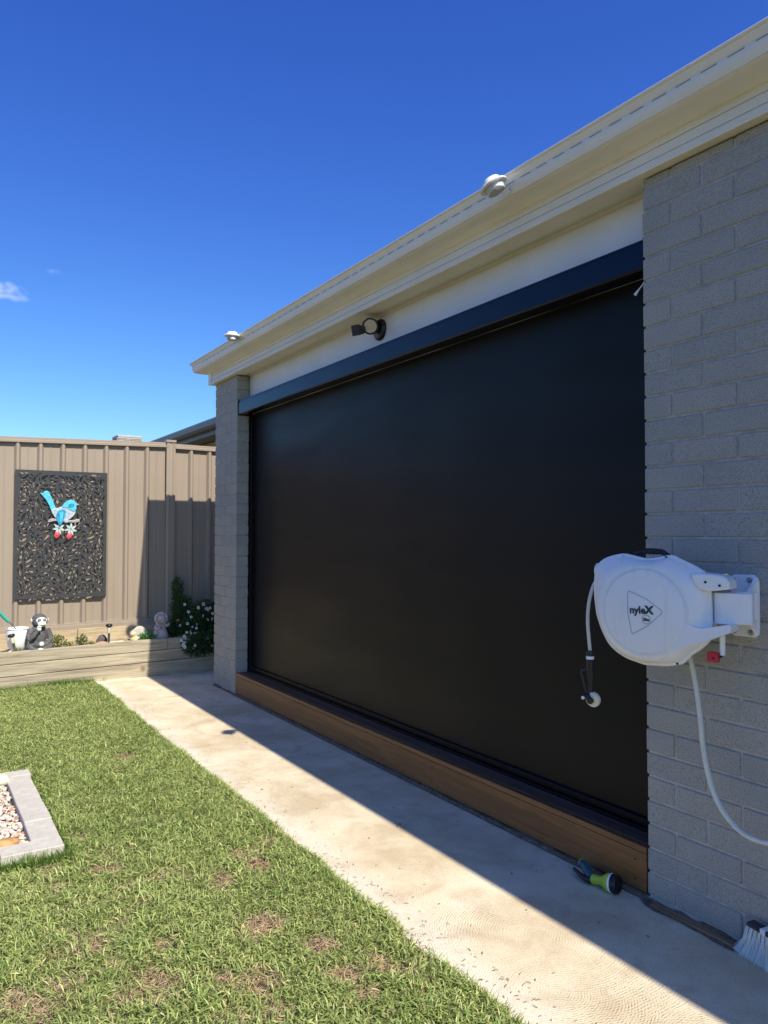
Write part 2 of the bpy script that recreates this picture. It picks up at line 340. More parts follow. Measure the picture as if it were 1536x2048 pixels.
# dirt and grit in the gap beside the house
d = MB(); ys = np.linspace(-6, 6.64, 260)
V = [];
for i, y in enumerate(ys):
    a = 2.320+random.uniform(-.004, .004) if y > 1.92 else 2.29+random.uniform(-.012, .008)
    V += [(a, y, .0035), (2.328, y, .009+random.uniform(0, .006)), (2.345, y, .014+random.uniform(0, .008))]
d.add(V, [(i*3+k, (i+1)*3+k, (i+1)*3+k+1, i*3+k+1) for i in range(len(ys)-1) for k in (0, 1)])
M_dirt = mat('grit', (.13, .10, .07), .95, .5, 60, .9, 120)
struct(d.build('soil_strip', M_dirt, smooth=0))

# ------------------------------------------------------------------ the house
WX = 2.334; YN = 1.925; YF = 6.125; YE = 6.65; WT = 2.68
house = thing('house', 'grey brick single storey house with cream gutter and fascia along its eave', 'house', (WX, YN, 0))
def hp(o):   # parent to the house, keeping world coordinates
    o.parent = house; o.matrix_parent_inverse = house.matrix_world.inverted() if False else Matrix.Translation((-WX, -YN, 0)); return o
bk = MB(); z0 = .108-.0874*2; P = .0874; BP = .256
def brick(x0, x1, y0, y1, za, zb):
    j = random.uniform(-.0012, .0012); k = random.uniform(-.0018, .0018)
    bk.box((x0+j, y0+.0045, za-.0008), (x1+j, y1-.0045, zb+.0008), .004)
for k in range(-2, 31):
    za = .108+P*k+.005; zb = min(.108+P*(k+1)-.005, WT-.003)
    if zb-za < .01: continue
    off = .1235 if k % 2 else .1235+BP/2
    e = random.uniform(-.002, .002)
    y = YN+.005+e; brick(WX, WX+.11, YN-off, y, za, zb); y = YN-off
    while y > -6: brick(WX, WX+.11, y-BP, y, za, zb); y -= BP
    e = random.uniform(-.002, .002)
    y1 = YF+off+.002
    brick(WX, WX+.11, YF-.005+e, y1, za, zb)
    if k % 2: brick(WX, WX+.11, y1, y1+BP, za, zb); brick(WX, WX+.11, y1+BP, YE+.005, za, zb)
    else: brick(WX, WX+.11, y1, YE+.005, za, zb)
    x = WX+.115   # far flank, seen only from the side
    x += 0 if k % 2 else BP/2
    if k % 2 == 0: bk.box((WX+.118, YE-.11, za), (WX+.112+BP/2-.005, YE, zb), .0035)
    while x < 6: bk.box((x+.005, YE-.11, za), (x+BP-.005, YE, zb), .0035); x += BP
wall = hp(bk.build('brick_wall', M_brick, smooth=0))
for a, b_ in (((WX+.0055, -6, -.1), (WX+.104, YN-.007, WT-.006)), ((WX+.0055, YF+.007, -.1), (WX+.104, YE-.006, WT-.006)), ((WX+.106, YE-.1, -.1), (6, YE-.006, WT-.006))):
    MB().box(a, b_).build('mortar', M_mortar, wall, smooth=0)
co = MB().box((2.62, -6, -.05), (9, 6.5, 2.66)); hp(co.build('inner_wall', M_beam, smooth=0))
be = MB().box((2.45, YN-.02, 2.362), (2.6, YF+.02, 2.70)); hp(be.build('beam', M_beam, smooth=0))
cv = MB().loft([[(2.449, y, 2.672), (2.440, y, 2.678), (2.436, y, 2.687), (2.449, y, 2.690)] for y in (YN+.006, YF-.006)]); hp(cv.build('cornice_bead', M_soffit, smooth=0))
# eave profile carried round the far corner (mitred)
def eave(name, prof, m, cap=False, smooth=30, close=False):
    """prof: list of (outset from x=2.334, z); sweeps along -Y side then round the far corner along +X"""
    mb = MB(); rings = []
    for st in range(3):
        ring = []
        for o_, z in prof:
            if st == 0: ring.append((WX-o_, -6.2, z))
            elif st == 1: ring.append((WX-o_, YE+o_, z))
            else: ring.append((9.2, YE+o_, z))
        rings.append(ring)
    mb.loft(rings, cap=False, close=close); return hp(mb.build(name, m, smooth=smooth))
eave('soffit', [(-.20, 2.688), (.02, 2.683), (.036, 2.6825), (.036, 2.70), (-.20, 2.71)], M_soffit, close=True)
fas = eave('fascia', [(.030, 2.6815), (.046, 2.6790), (.0495, 2.683), (.0455, 2.7085), (.0400, 2.7095), (.0400, 2.7125), (.0450, 2.7135), (.0410, 2.7490), (.0355, 2.7500), (.0355, 2.7530), (.0405, 2.7540), (.0370, 2.79), (.0335, 2.83), (.02, 2.83), (.02, 2.70)], M_cream, smooth=10, close=True)
gp = [(.034, 2.795), (.038, 2.784), (.060, 2.7845), (.100, 2.786)]
for i in range(7):
    a = -PI/2+PI/2*i/6; gp.append((.118+.048*math.cos(a)*1.0, 2.834+.046*math.sin(a)))
gp += [(.167, 2.846), (.1655, 2.850), (.171, 2.858), (.179, 2.868)]
for i in range(9):
    a = -PI*.6+PI*1.35*i/8; gp.append((.182+.0065*math.cos(a), 2.879+.0065*math.sin(a)))
gp += [(.172, 2.872), (.160, 2.85), (.155, 2.80), (.05, 2.792)]
gut = eave('gutter', gp, M_cream, smooth=50, close=True)
# overflow slots punched along the gutter's front, as dark slit insets
sl_ = MB(); y = -5.9; M_slot = mat('slot_shadow', (.22, .205, .155), .9)
while y < 6.55:
    sl_.loft([[(WX-.1683, yy, 2.8424), (WX-.1683, yy, 2.8448), (WX-.160, yy, 2.8448), (WX-.160, yy, 2.8424)] for yy in (y, y+.058)]); y += .096
slo = sl_.build('overflow_slot', M_slot, smooth=0); slo.parent = gut; slo['kind'] = 'stuff'
# joints: fascia corner cover and gutter bracket seams
jc = MB().box((WX-.0525, YE-.012, 2.677), (WX-.036, YE+.0525, 2.788), .002); o = jc.build('corner_cover', M_cream, fas, smooth=0)
# roof
rf = MB(); e = .150; zt = 2.888; x0 = WX-e; x1 = 9.2; yn = -6.2; yf = YE+e; s = math.tan(R(21)); mid = (x0+x1)/2+3
rise = (mid-x0)*s
rf.add([(x0, yn, zt), (x0, yf, zt), (mid, yf-(mid-x0), zt+rise), (mid, yn, zt+rise), (x1+6, yf, zt), (x1+6, yn, zt)], [(0, 1, 2, 3), (1, 4, 2), (3, 2, 4, 5)])
roof = hp(rf.build('roof', M_roof, smooth=0))
hc = MB().tube([(x0+.11, yf-.11, zt+.055), (x0+.9, yf-.9, zt+.9*s+.05), (mid, yf-(mid-x0), zt+rise+.05)], .036, 10)
o = hc.build('hip_cap', M_roof, roof)

# ------------------------------------------------------------------ outdoor blind
bl = thing('outdoor_blind', 'black roll-down outdoor blind filling the wide opening in the brick wall', 'blind', (2.40, 4.0, .2))
def bp_(o): o.parent = bl; o.matrix_parent_inverse = Matrix.Translation((-2.40, -4.0, -.2)); return o
M_fab = bpy.data.materials.new('black_mesh_fabric'); M_fab.use_nodes = True; b = bsdf(M_fab)
c = ramp(M_fab, noise(M_fab, 1.6, 5, .6, sc3=(1, 1, .25)), ((.3, (.0030, .0042, .0060)), (.7, (.0048, .0060, .0076)))); M_fab.node_tree.links.new(c, b.inputs['Base Color'])
b.inputs['Roughness'].default_value = .42; b.inputs['Specular IOR Level'].default_value = .17
M_fab.node_tree.links.new(ramp(M_fab, noise(M_fab, 2.2, 5, .65, sc3=(1, .3, 1.6)), ((.3, .34), (.7, .48))), b.inputs['Roughness'])
bn = N(M_fab, 'ShaderNodeBump'); bn.inputs['Strength'].default_value = .12; bn.inputs['Distance'].default_value = .001; M_fab.node_tree.links.new(noise(M_fab, 900, 2), bn.inputs['Height']); M_fab.node_tree.links.new(bn.outputs[0], b.inputs['Normal'])
fb = MB(); ny, nz_ = 40, 20; ya, yb = YN+.0, 6.088; za, zb = .235, 2.42
fb.add([(2.476+.0022*math.sin(j*.55+i*.07)+.0012*math.sin(i*.9), ya+(yb-ya)*i/ny, za+(zb-za)*j/nz_) for i in range(ny+1) for j in range(nz_+1)],
       [(i*(nz_+1)+j, (i+1)*(nz_+1)+j, (i+1)*(nz_+1)+j+1, i*(nz_+1)+j+1) for i in range(ny) for j in range(nz_)])
bp_(fb.build('fabric', M_fab, smooth=60))
# folded metal cassette
pr = [(2.352, 2.462), (2.346, 2.458), (2.345, 2.444), (2.3425, 2.441), (2.3425, 2.352), (2.346, 2.344), (2.356, 2.342), (2.385, 2.342), (2.385, 2.352), (2.448, 2.352), (2.448, 2.462)]
cs = MB().loft([[(x, y, z) for x, z in pr] for y in (YN+.006, YF-.018)]); bp_(cs.build('cassette', M_cass, smooth=0))
for y in (YN+.001, YF-.0175): bp_(MB().box((2.340, y, 2.338), (2.4485, y+.0045 if y < 3 else y+.015, 2.4645), .001).build('end_cap', M_black, smooth=0))
bb = MB().loft([[(x, y, z) for x, z in ((2.462, .236), (2.4585, .232), (2.4585, .212), (2.462, .206), (2.4835, .206), (2.4835, .238))] for y in (YN+.0, 6.088)])
bb.box((2.450, YN+.0, .188), (2.49, 6.09, .2045), .001); bp_(bb.build('bottom_bar', M_black, smooth=25))
for y in (YN-.02, 6.090):
    bp_(MB().box((2.452, y, .19), (2.50, y+.034, 2.345), .002).build('side_channel', M_black, smooth=0))

# ------------------------------------------------------------------ timber step
st = thing('timber_step', 'long brown stained timber step below the black blind', 'step', (2.40, 4.0, 0))
def sp_(o): o.parent = st; o.matrix_parent_inverse = Matrix.Translation((-2.40, -4.0, 0)); return o
sp_(MB().box((2.3365, YN+.008, .022), (2.358, YF-.008, .1625), .0015).build('riser', M_timb, smooth=0))
sp_(MB().box((2.332, YN+.006, .1655), (2.3645, YF-.006, .1885), .002).build('nosing', M_timb, smooth=0))
sp_(MB().box((2.3665, YN+.006, .1655), (2.446, YF-.006, .1880), .002).build('deck_board', M_deck, smooth=0))
sp_(MB().box((2.4485, YN+.006, .1655), (2.60, YF-.006, .1875), .002).build('deck_board', M_deck, smooth=0))
for y in (1.985, 3.3, 4.6, 6.09):
    for z in (.056, .128): sp_(MB().lathe([(.0035, 0), (.0035, .0012), (.001, .0016)], 8, Matrix.Translation((2.3366, y, z)) @ Matrix.Rotation(-PI/2, 4, 'Y')).build('screw', M_black, smooth=0))

# ------------------------------------------------------------------ timber edging / rubbish strip at the foot of the near wall
es = MB(); es.box((2.296, -3, .002), (2.328, YN-.04, .0115), .002)
M_strip = bpy.data.materials.new('weathered_strip'); timber(M_strip, (.17, .10, .05), (.38, .25, .13), (12, .6, 12), .9)
tag(es.build('timber_edging', M_strip, smooth=0), 'thin weathered timber strip along the foot of the near brick wall', 'edging')

# ------------------------------------------------------------------ security light
M_glass = mat('lamp_reflector', (.62, .63, .62), .18, .2, 60, .3, 90, metal=.7)
se = thing('security_light', 'black security lamp with round lens and sensor on the white beam', 'lamp', (2.45, 4.0, 2.60))
L0 = Vector((2.45, 4.0, 2.60)); se.scale = (.9, .9, .9)
def sub(o, par, loc): o.parent = par; o.matrix_parent_inverse = Matrix.Translation(-Vector(loc)); return o
MX = Matrix.Translation(L0+Vector((-.0005, 0, -.005))) @ Matrix.Rotation(-PI/2, 4, 'Y')
sub(MB().lathe([(.073, 0), (.073, .012), (.066, .022), (.05, .028)], 28, MX).build('base', M_blackpl, smooth=40), se, L0)
aim = Vector((-.62, -.72, -.28)).normalized(); q = aim.to_track_quat('Z', 'Y').to_matrix().to_4x4()
hc_ = L0+Vector((-.075, .005, .012)); MH = Matrix.Translation(hc_) @ q
hd = sub(MB().lathe([(.02, -.050), (.042, -.045), (.052, -.02), (.056, .018), (.056, .031), (.046, .0325), (.043, .024), (.02, .02)], 28, MH).build('lamp_head', M_blackpl, smooth=40), se, L0)
sub(MB().lathe([(.044, .0290), (.038, .022), (.026, .012), (.020, .012), (.018, .020), (.010, .024), (.004, .026)], 28, MH).build('lens', M_glass, smooth=50), se, L0)
sub(MB().tube([L0+Vector((-.02, 0, -.01)), L0+Vector((-.045, .002, -.005)), hc_-aim*.03], [.02, .017, .02], 12).build('neck', M_blackpl), se, L0)
# sensor: wedge box with hood on a stalk, reaching out towards the lawn
sc0 = L0+Vector((-.155, .012, -.022)); sd = Vector((-.80, -.35, -.22)).normalized(); MS = Matrix.Translation(sc0) @ sd.to_track_quat('X', 'Z').to_matrix().to_4x4()
sn = MB().loft([[tuple(MS @ Vector(p)) for p in ((x, -w_, -h1), (x, w_, -h1), (x, w_, h2), (x, -w_, h2))] for x, w_, h1, h2 in ((-.055, .016, .018, .016), (.0, .025, .030, .024), (.045, .030, .034, .030), (.048, .033, .037, .033), (.056, .033, .037, .033))])
sub(sn.build('sensor', M_blackpl, smooth=0, bevel=.002), se, L0)
sub(MB().box((-.010, -.0285, -.024), (.028, -.0262, .006), .001, MS).box((-.010, -.02, -.0335), (.03, .02, -.031), .001, MS).build('sensor_window', mat('pale_lens', (.55, .55, .56), .3), smooth=0), se, L0)
sub(MB().tube([L0+Vector((-.03, .006, -.015)), sc0-sd*.04], .012, 12).build('stalk', M_blackpl), se, L0)

# ------------------------------------------------------------------ solar gutter lights
def gutter_light(loc, tilt, label):
    t = thing('gutter_light', label, 'solar light', loc, 0, 'white solar lights clipped on the gutter')
    t.rotation_euler = tilt
    MB().lathe([(.061, -.004), (.0625, .0), (.058, .005), (.046, .008), (.043, .010), (.038, .025), (.035, .028), (.028, .0285)], 32).build('cap', M_white, t, smooth=35)
    MB().box((-.024, -.024, .029), (.024, .024, .0312), .001).build('solar_cell', M_black, t, smooth=0)
    MB().lathe([(.032, -.034), (.038, -.032), (.044, -.006), (.044, -.0045)], 28).build('body', mat('grey_white_plastic', (.42, .42, .41), .4), t, smooth=40)
    MB().ell((-.020, -.032, -.030), (.022, .018, .010)).build('lens', M_white, t)
    MB().box((.028, -.012, -.016), (.075, .012, -.011), .001).box((.071, -.012, -.045), (.076, .012, -.0105), .001).build('bracket', M_white, t, smooth=0)
    MB().tube([(.066, 0, -.010), (.066, 0, .004)], .005, 10).build('screw', M_black, t)
gutter_light((2.082, 2.49, 2.818), (Matrix.Rotation(R(-27), 3, Vector((.64, .77, 0))) @ Matrix.Rotation(R(8), 3, 'Z')).to_euler(), 'nearer white solar light, tipped forward on the gutter edge')
gutter_light((2.100, 5.62, 2.866), (R(2), R(0), R(20)), 'farther white solar light, sitting level on the gutter near the corner')

# ------------------------------------------------------------------ little white cord at the blind's near end
tag(MB().tube([(2.352, 1.931, 2.300), (2.343, 1.935, 2.285), (2.338, 1.948, 2.270), (2.335, 1.958, 2.258), (2.334, 1.963, 2.252)], [.0022, .0024, .0028, .0052, .0058], 10).build('pull_cord', mat('white_cord', (.78, .78, .76), .6)),
    'short white cord end poking out where the blind meets the near brick wall', 'cord')

# ------------------------------------------------------------------ hose reel (own frame: x right, y into, z up)
hr = thing('hose_reel', 'white wall-mounted retractable hose reel hanging from its bracket on bricks', 'hose reel', (2.19, 1.50, 1.21), R(-76))
def resample(poly, n, c):
    P_ = [Vector(p) for p in poly]; out = []
    for k in range(n):
        a = 2*PI*k/n; d_ = Vector((math.cos(a), math.sin(a))); best = None
        for i in range(len(P_)):
            p_, q_ = P_[i]-c, P_[(i+1) % len(P_)]-c; e_ = q_-p_; den = d_.x*e_.y-d_.y*e_.x
            if abs(den) < 1e-9: continue
            t_ = (p_.x*e_.y-p_.y*e_.x)/den; u_ = (p_.x*d_.y-p_.y*d_.x)/den
            if t_ > 0 and -1e-6 <= u_ <= 1+1e-6: best = t_ if best is None else max(best, t_)
        out.append(best)
    return out
So = [(-.451, -.01), (-.441, .02), (-.427, .041), (-.406, .052), (-.375, .062), (-.335, .070), (-.305, .063), (-.252, .052), (-.19, .062), (-.167, .070), (-.136, .053), (-.1, .039), (-.065, .018), (-.044, .006), (-.038, -.059), (-.036, -.149), (-.042, -.205), (-.072, -.234), (-.112, -.262), (-.125, -.286), (-.184, -.302), (-.269, -.307), (-.284, -.302), (-.328, -.293), (-.368, -.274), (-.398, -.249), (-.424, -.204), (-.444, -.149), (-.452, -.082)]
cc = Vector((-.246, -.121)); NR = 96; rad = resample(So, NR, cc)
rad = [(rad[i-1]+2*rad[i]+rad[(i+1) % NR])/4 for i in range(NR)]
def ring(f, y, mode=0, extra=0.0):
    out = []
    for k in range(NR):
        a = 2*PI*k/NR; r_ = rad[k]; 
        if mode == 0: rr = r_*f+extra
        else: rr = r_*(1-f)+mode*f+extra
        out.append((cc.x+math.cos(a)*rr, y, cc.y+math.sin(a)*rr))
    return out
body = MB().loft([ring(.72, .118), ring(.84, .112), ring(.90, .095), ring(.93, .05), ring(.955, .012), ring(.965, .004), ring(.995, .002), ring(1.0, -.003), ring(.985, -.008), ring(.955, -.010), ring(.30, -.024, .148), ring(.62, -.040, .148), ring(.85, -.048, .146), ring(.97, -.0485, .1445), ring(1.0, -.046, .140)])
body.build('housing', M_white, hr, smooth=32)
# round cover disc
MB().lathe([(.139, .0440), (.1385, .0520), (.1360, .0552), (.131, .0565), (.0, .0575)], 72, Matrix.Translation((cc.x, 0, cc.y)) @ Matrix.Rotation(PI/2, 4, 'X')).build('cover_disc', M_white, hr, smooth=30)
# lower arm sweeping from disc to hinge
Fa = [(-.118, -.113), (-.112, -.135), (-.098, -.150), (-.076, -.160), (-.05, -.1625), (-.01, -.153), (.031, -.143), (.037, -.147), (.036, -.167), (.0, -.182), (-.031, -.197), (-.104, -.223), (-.150, -.238), (-.200, -.252), (-.246, -.2560)]
arc_ = [(cc.x+.128*math.cos(a), cc.y+.128*math.sin(a)) for a in np.linspace(-PI/2, .05, 10)]
def prism(poly, y0, y1, name, m, par, bevel=.003, seg=3):
    mb = MB(); mb.loft([[(x, y0, z) for x, z in poly], [(x, y1, z) for x, z in poly]]); return mb.build(name, m, par, bevel=bevel, smooth=30, seg=seg)
prism(Fa+arc_, -.050, .01, 'lower_arm', M_white, hr, .006)
Ta = [(-.092, .010), (-.062, .012), (-.03, .010), (.003, .007), (.018, .000), (.027, -.012), (.029, -.036), (-.035, -.045), (-.062, -.040), (-.082, -.020)]
ta = prism(Ta, -.040, .03, 'upper_arm', M_white, hr, .006)
for x, y, z in ((-.044, -.0408, -.016), (.0, -.0408, -.025)):
    MB().lathe([(.0042, 0), (.0042, .0012)], 12, Matrix.Translation((x, y, z)) @ Matrix.Rotation(PI/2, 4, 'X')).build('screw_hole', M_blackpl, hr, smooth=0)
for x, z in ((-.334, .057), (-.184, .058), (-.150, -.288)):
    MB().lathe([(.0042, 0), (.0042, .0015)], 12, Matrix.Translation((x, -.0095 if z > 0 else -.0085, z)) @ Matrix.Rotation(PI/2, 4, 'X')).build('screw_hole', M_blackpl, hr, smooth=0)
MB().lathe([(.011, 0), (.011, .004), (.006, .006)], 20, Matrix.Translation((.005, -.004, .0065))).build('hinge_pin', mat('pin_steel', (.6, .6, .6), .3, metal=.8), hr)
# dark hollow behind bracket knuckle
kn = MB().loft([[(x, y, z) for x, y in ((-.034, .030), (-.036, .014), (-.032, -.002), (-.022, -.013), (-.008, -.017), (.010, -.013), (.040, .004), (.075, .022), (.075, .045), (-.02, .045))] for z in (-.1475, -.050)])
kn.build('bracket_knuckle', M_white, hr, bevel=.003, smooth=35)
# label: rounded triangle outline, word, round size mark
tri = [Vector(p) for p in ((-.298, -.052), (-.171, -.117), (-.284, -.203))]; pts = []
for i in range(3):
    a_, b_, c_ = tri[i-1], tri[i], tri[(i+1) % 3]; rr = .016
    for t in np.linspace(0, 1, 7):
        p0 = b_+(a_-b_).normalized()*rr; p2 = b_+(c_-b_).normalized()*rr
        pts.append(p0*(1-t)**2+b_*2*t*(1-t)+p2*t*t)
    nx = (tri[i]+tri[(i+1) % 3])/2; nn = (nx-sum(tri, Vector((0, 0)))/3).normalized()
    pts.append(nx+nn*.006)
lt = MB(); m_ = len(pts); V = []
YD = -.0576
for i, p_ in enumerate(pts):
    t_ = (pts[(i+1) % m_]-pts[i-1]).normalized(); nn = Vector((-t_.y, t_.x))
    for s_ in (-1, 1): q_ = p_+nn*.0006*s_; V.append((q_.x, YD-.0005, q_.y))
lt.add(V, [(2*i, 2*i+1, (2*i+3) % (2*m_), (2*i+2) % (2*m_)) for i in range(m_)]); lt.build('label_outline', M_line, hr, smooth=0)
tx = text_mesh('logo_text', 'nyle', .034, M_line, hr, bold=.0011, xs=1.0); tx.location = (-.2625, YD-.0006, -.129); tx.rotation_euler = (0, R(-2), 0)
tx2 = text_mesh('logo_letter', 'X', .036, M_line, hr, bold=.0017, xs=1.05); tx2.location = (-.2225, YD-.0006, -.1275)
tx3 = text_mesh('size_text', '25m', .0125, M_line, hr, bold=.0006, xs=.95); tx3.location = (-.2325, YD-.0006, -.1515)
rc = MB(); V = []
for k in range(40):
    a = 2*PI*k/40
    for r_ in (.0135, .0146): V.append((-.2325+r_*math.cos(a), YD-.0005, -.147+r_*math.sin(a)*1.05))
rc.add(V, [(2*i, 2*i+1, (2*i+3) % 80, (2*i+2) % 80) for i in range(40)]); rc.build('size_ring', M_line, hr, smooth=0)
# carry handle
MB().tube([(-.318, .030, .055), (-.306, .030, .068), (-.280, .030, .0765), (-.245, .030, .0785), (-.215, .030, .0755), (-.193, .030, .062)], [.008, .0085, .009, .009, .009, .008], 12).build('handle', M_blackpl, hr)
hp2 = MB()
for i in range(5): hp2.ell((-.272+i*.014, .026, .0715), (.007, .010, .006))
hp2.build('grip', M_blackpl, hr)
# wall bracket: knuckle, plate, four bolts (built in world axes)
def hrw(o): o.parent = hr; o.matrix_parent_inverse = (Matrix.Translation((2.19, 1.50, 1.21)) @ Matrix.Rotation(R(-76), 4, 'Z')).inverted(); return o
sec = [(2.3335, 1.472), (2.318, 1.473), (2.305, 1.484), (2.255, 1.500), (2.205, 1.522), (2.185, 1.548), (2.190, 1.566), (2.208, 1.572), (2.225, 1.555), (2.262, 1.532), (2.3335, 1.522)]
hrw(MB().loft([[(x, y, z) for x, y in sec] for z in (1.066, 1.160)]).build('bracket_arm', M_white, None, bevel=.004, smooth=35, seg=2))
pl = [(1.577, 1.032), (1.570, 1.018), (1.556, 1.011), (1.487, 1.012), (1.474, 1.022), (1.4715, 1.040), (1.4715, 1.190), (1.476, 1.205), (1.490, 1.214), (1.553, 1.212), (1.570, 1.206), (1.577, 1.192), (1.577, 1.165), (1.562, 1.150), (1.562, 1.075), (1.577, 1.060)]
hrw(MB().loft([[(x, y, z) for y, z in pl] for x in (2.3335, 2.3235)]).build('wall_plate', M_white, None, bevel=.002, smooth=30, seg=2))
for zz, sg in ((1.160, 1), (1.066, -1)):   # flared gussets between arm and plate
    hrw(MB().loft([[(2.3240, 1.475, zz), (2.3240, 1.475, zz+.04*sg), (2.3240, 1.483, zz+.048*sg), (2.3240, 1.515, zz)], [(2.300, 1.474, zz), (2.300, 1.476, zz+.018*sg), (2.300, 1.486, zz+.014*sg), (2.300, 1.500, zz)]]).build('gusset', M_white, None, smooth=0))
M_steel = mat('zinc', (.42, .42, .43), .35, metal=.85)
for y, z in ((1.559, 1.194), (1.502, 1.196), (1.556, 1.028), (1.500, 1.027)):
    hrw(MB().lathe([(.0095, 0), (.0095, .0015), (.0055, .002), (.0055, .008), (.003, .009)], 14, Matrix.Translation((2.3233, y, z)) @ Matrix.Rotation(-PI/2, 4, 'Y')).build('bolt', M_steel, None, smooth=30))
# outlet guide + hanging hose with nozzle
MB().ell((-.448, .02, .004), (.012, .02, .028)).build('hose_guide', M_white, hr)
def spline(P_, n=8):
    P_ = [Vector(p) for p in P_]; out = []
    for i in range(len(P_)-1):
        a_, b_, c_, d_ = P_[max(i-1, 0)], P_[i], P_[i+1], P_[min(i+2, len(P_)-1)]
        for k in range(n):
            t = k/n; out.append(.5*((2*b_)+(c_-a_)*t+(2*a_-5*b_+4*c_-d_)*t*t+(3*b_-a_-3*c_+d_)*t**3))
    return out+[P_[-1]]
MB().tube(spline([(-.435, .015, -.020), (-.448, .012, -.030), (-.460, .008, -.049), (-.472, .003, -.093), (-.478, 0, -.141), (-.479, 0, -.19), (-.475, 0, -.238), (-.471, 0, -.283)]), .0062, 12).build('hose', M_hose, hr)
nz_o = MB().lathe([(.0085, -.299), (.0135, -.298), (.014, -.286), (.0125, -.281), (.0085, -.280)], 20, Matrix.Translation((-.471, 0, 0)))
nz_o.tube([(-.4705, 0, -.311), (-.4705, 0, -.345), (-.4700, 0, -.362), (-.4690, 0, -.390), (-.4690, 0, -.425), (-.472, -.002, -.447)], [.0135, .0138, .0135, .0105, .0095, .0115], 18)
nz_o.tube([(-.469, -.006, -.440), (-.4885, -.010, -.447)], [.011, .010], 14)
nz = nz_o.build('hose_nozzle', M_blackpl, hr, smooth=50)
MB().lathe([(.0125, -.311), (.0145, -.310), (.0135, -.3055), (.0148, -.301), (.0125, -.2995)], 20, Matrix.Translation((-.471, 0, 0))).build('connector_ring', M_white, nz)
MB().tube([(-.480, -.004, -.345), (-.497, -.006, -.351), (-.5015, -.006, -.362), (-.494, -.006, -.39), (-.4875, -.005, -.418), (-.480, -.004, -.43)], [.005, .007, .006, .004, .004, .005], 10).build('trigger', M_blackpl, nz)
MF = Matrix.Translation((-.4615, .002, -.4525)) @ Matrix.Rotation(R(90), 4, 'X') @ Matrix.Rotation(R(12), 4, 'X')
MB().lathe([(.018, -.010), (.0262, -.008), (.0275, 0), (.0265, .006), (.024, .008), (.012, .0095)], 32, MF).build('spray_face', mat('cream_plastic', (.62, .60, .48), .5), nz, smooth=40)
MB().lathe([(.0125, .009), (.0125, .018), (.010, .020)], 20, MF @ Matrix.Translation((-.004, 0, 0))).build('spray_hub', M_blackpl, nz)
MB().lathe([(.0062, 0), (.0060, .003), (.003, .0042)], 16, Matrix.Translation((-.4885, -.0195, -.447)) @ Matrix.Rotation(PI/2, 4, 'X')).build('pivot_bolt', M_white, nz)
# inlet hose drooping away along the wall
ih = [(2.225, 1.672, .985), (2.232, 1.668, .955), (2.235, 1.655, .910), (2.235, 1.637, .823), (2.235, 1.625, .737), (2.235, 1.617, .655), (2.235, 1.604, .587), (2.235, 1.583, .519), (2.235, 1.549, .462), (2.235, 1.497, .420), (2.235, 1.440, .405), (2.24, 1.37, .415), (2.26, 1.25, .47), (2.30, 1.1, .56)]
ih = [(x, y if z > .9 else y, z) for x, y, z in ih]
hrw(MB().tube(spline(ih), .0085, 12).build('inlet_hose', M_hose, None))
hrw(MB().tube([(2.30, 1.10, .56), (2.334, 1.09, .57)], .014, 12).build('inlet_tap', M_steel, None))
# small white pipe and red plug under the arm
MB().tube([(-.008, .0, -.175), (-.0085, 0, -.246)], .0085, 14).build('stub_pipe', M_white, hr)
rd = MB().box((-.050, -.020, -.271), (-.016, .006, -.240), .002, Matrix.Translation((0, 0, 0)) @ Matrix.Rotation(R(3), 4, 'Y')); M_red = mat('red_plastic', (.50, .022, .035), .45)
rdo = rd.build('red_plug', M_red, hr, smooth=0); rdo.location = (.012, 0, 0)
MB().lathe([(.0035, 0), (.0035, .001)], 10, Matrix.Translation((-.042+.012, -.0205, -.256)) @ Matrix.Rotation(PI/2, 4, 'X')).build('plug_hole', M_blackpl, hr)
MB().tube([(-.010, .002, -.245), (-.016, .0, -.254)], .004, 8).build('plug_stem', M_blackpl, hr)

# ------------------------------------------------------------------ spray gun lying on the path
sg = thing('spray_gun', 'green and teal garden spray gun lying on concrete against the timber step', 'spray gun', (2.262, 2.09, 0))
M_lime = mat('lime_plastic', (.36, .53, .035), .4); M_teal = mat('teal_plastic', (.022, .095, .12), .45)
A_ = Vector((2.252, 2.118, .024)); B_ = Vector((2.274, 2.022, .036)); ax = (B_-A_).normalized(); QA = Matrix.Translation(A_) @ ax.to_track_quat('Z', 'Y').to_matrix().to_4x4(); 
def sgp(o): o.parent = sg; o.matrix_parent_inverse = Matrix.Translation((-2.262, -2.09, 0)); return o
sgp(MB().lathe([(.016, 0), (.0185, .002), (.0170, .03), (.0180, .042), (.026, .056), (.0325, .064), (.0345, .078), (.0335, .080)], 28, QA).build('barrel', M_lime, smooth=40))
sgp(MB().lathe([(.0345, .0795), (.0355, .082), (.0355, .087), (.0345, .089)], 28, QA).build('dial_ring', M_white, smooth=30))
sgp(MB().lathe([(.035, .0885), (.0355, .094), (.034, .106), (.029, .110), (.02, .108)], 28, QA).build('spray_head', M_blackpl, smooth=30))
sgp(MB().tube([A_+Vector((0, .004, 0)), A_+Vector((.012, .03, .010)), (2.280, 2.178, .040), (2.288, 2.205, .044)], [.0165, .018, .0165, .0175], 16).build('grip', M_teal, smooth=50))
sgp(MB().tube([(2.2885, 2.204, .0442), (2.2895, 2.2075, .0446)], [.0178, .0175], 18).build('grip_ring', M_lime, smooth=30))
sgp(MB().tube([A_+Vector((-.004, .000, -.004)), (2.238, 2.135, .020), (2.243, 2.175, .022), (2.256, 2.218, .026)], [.015, .013, .009, .006], 12).build('trigger', M_blackpl, smooth=50))

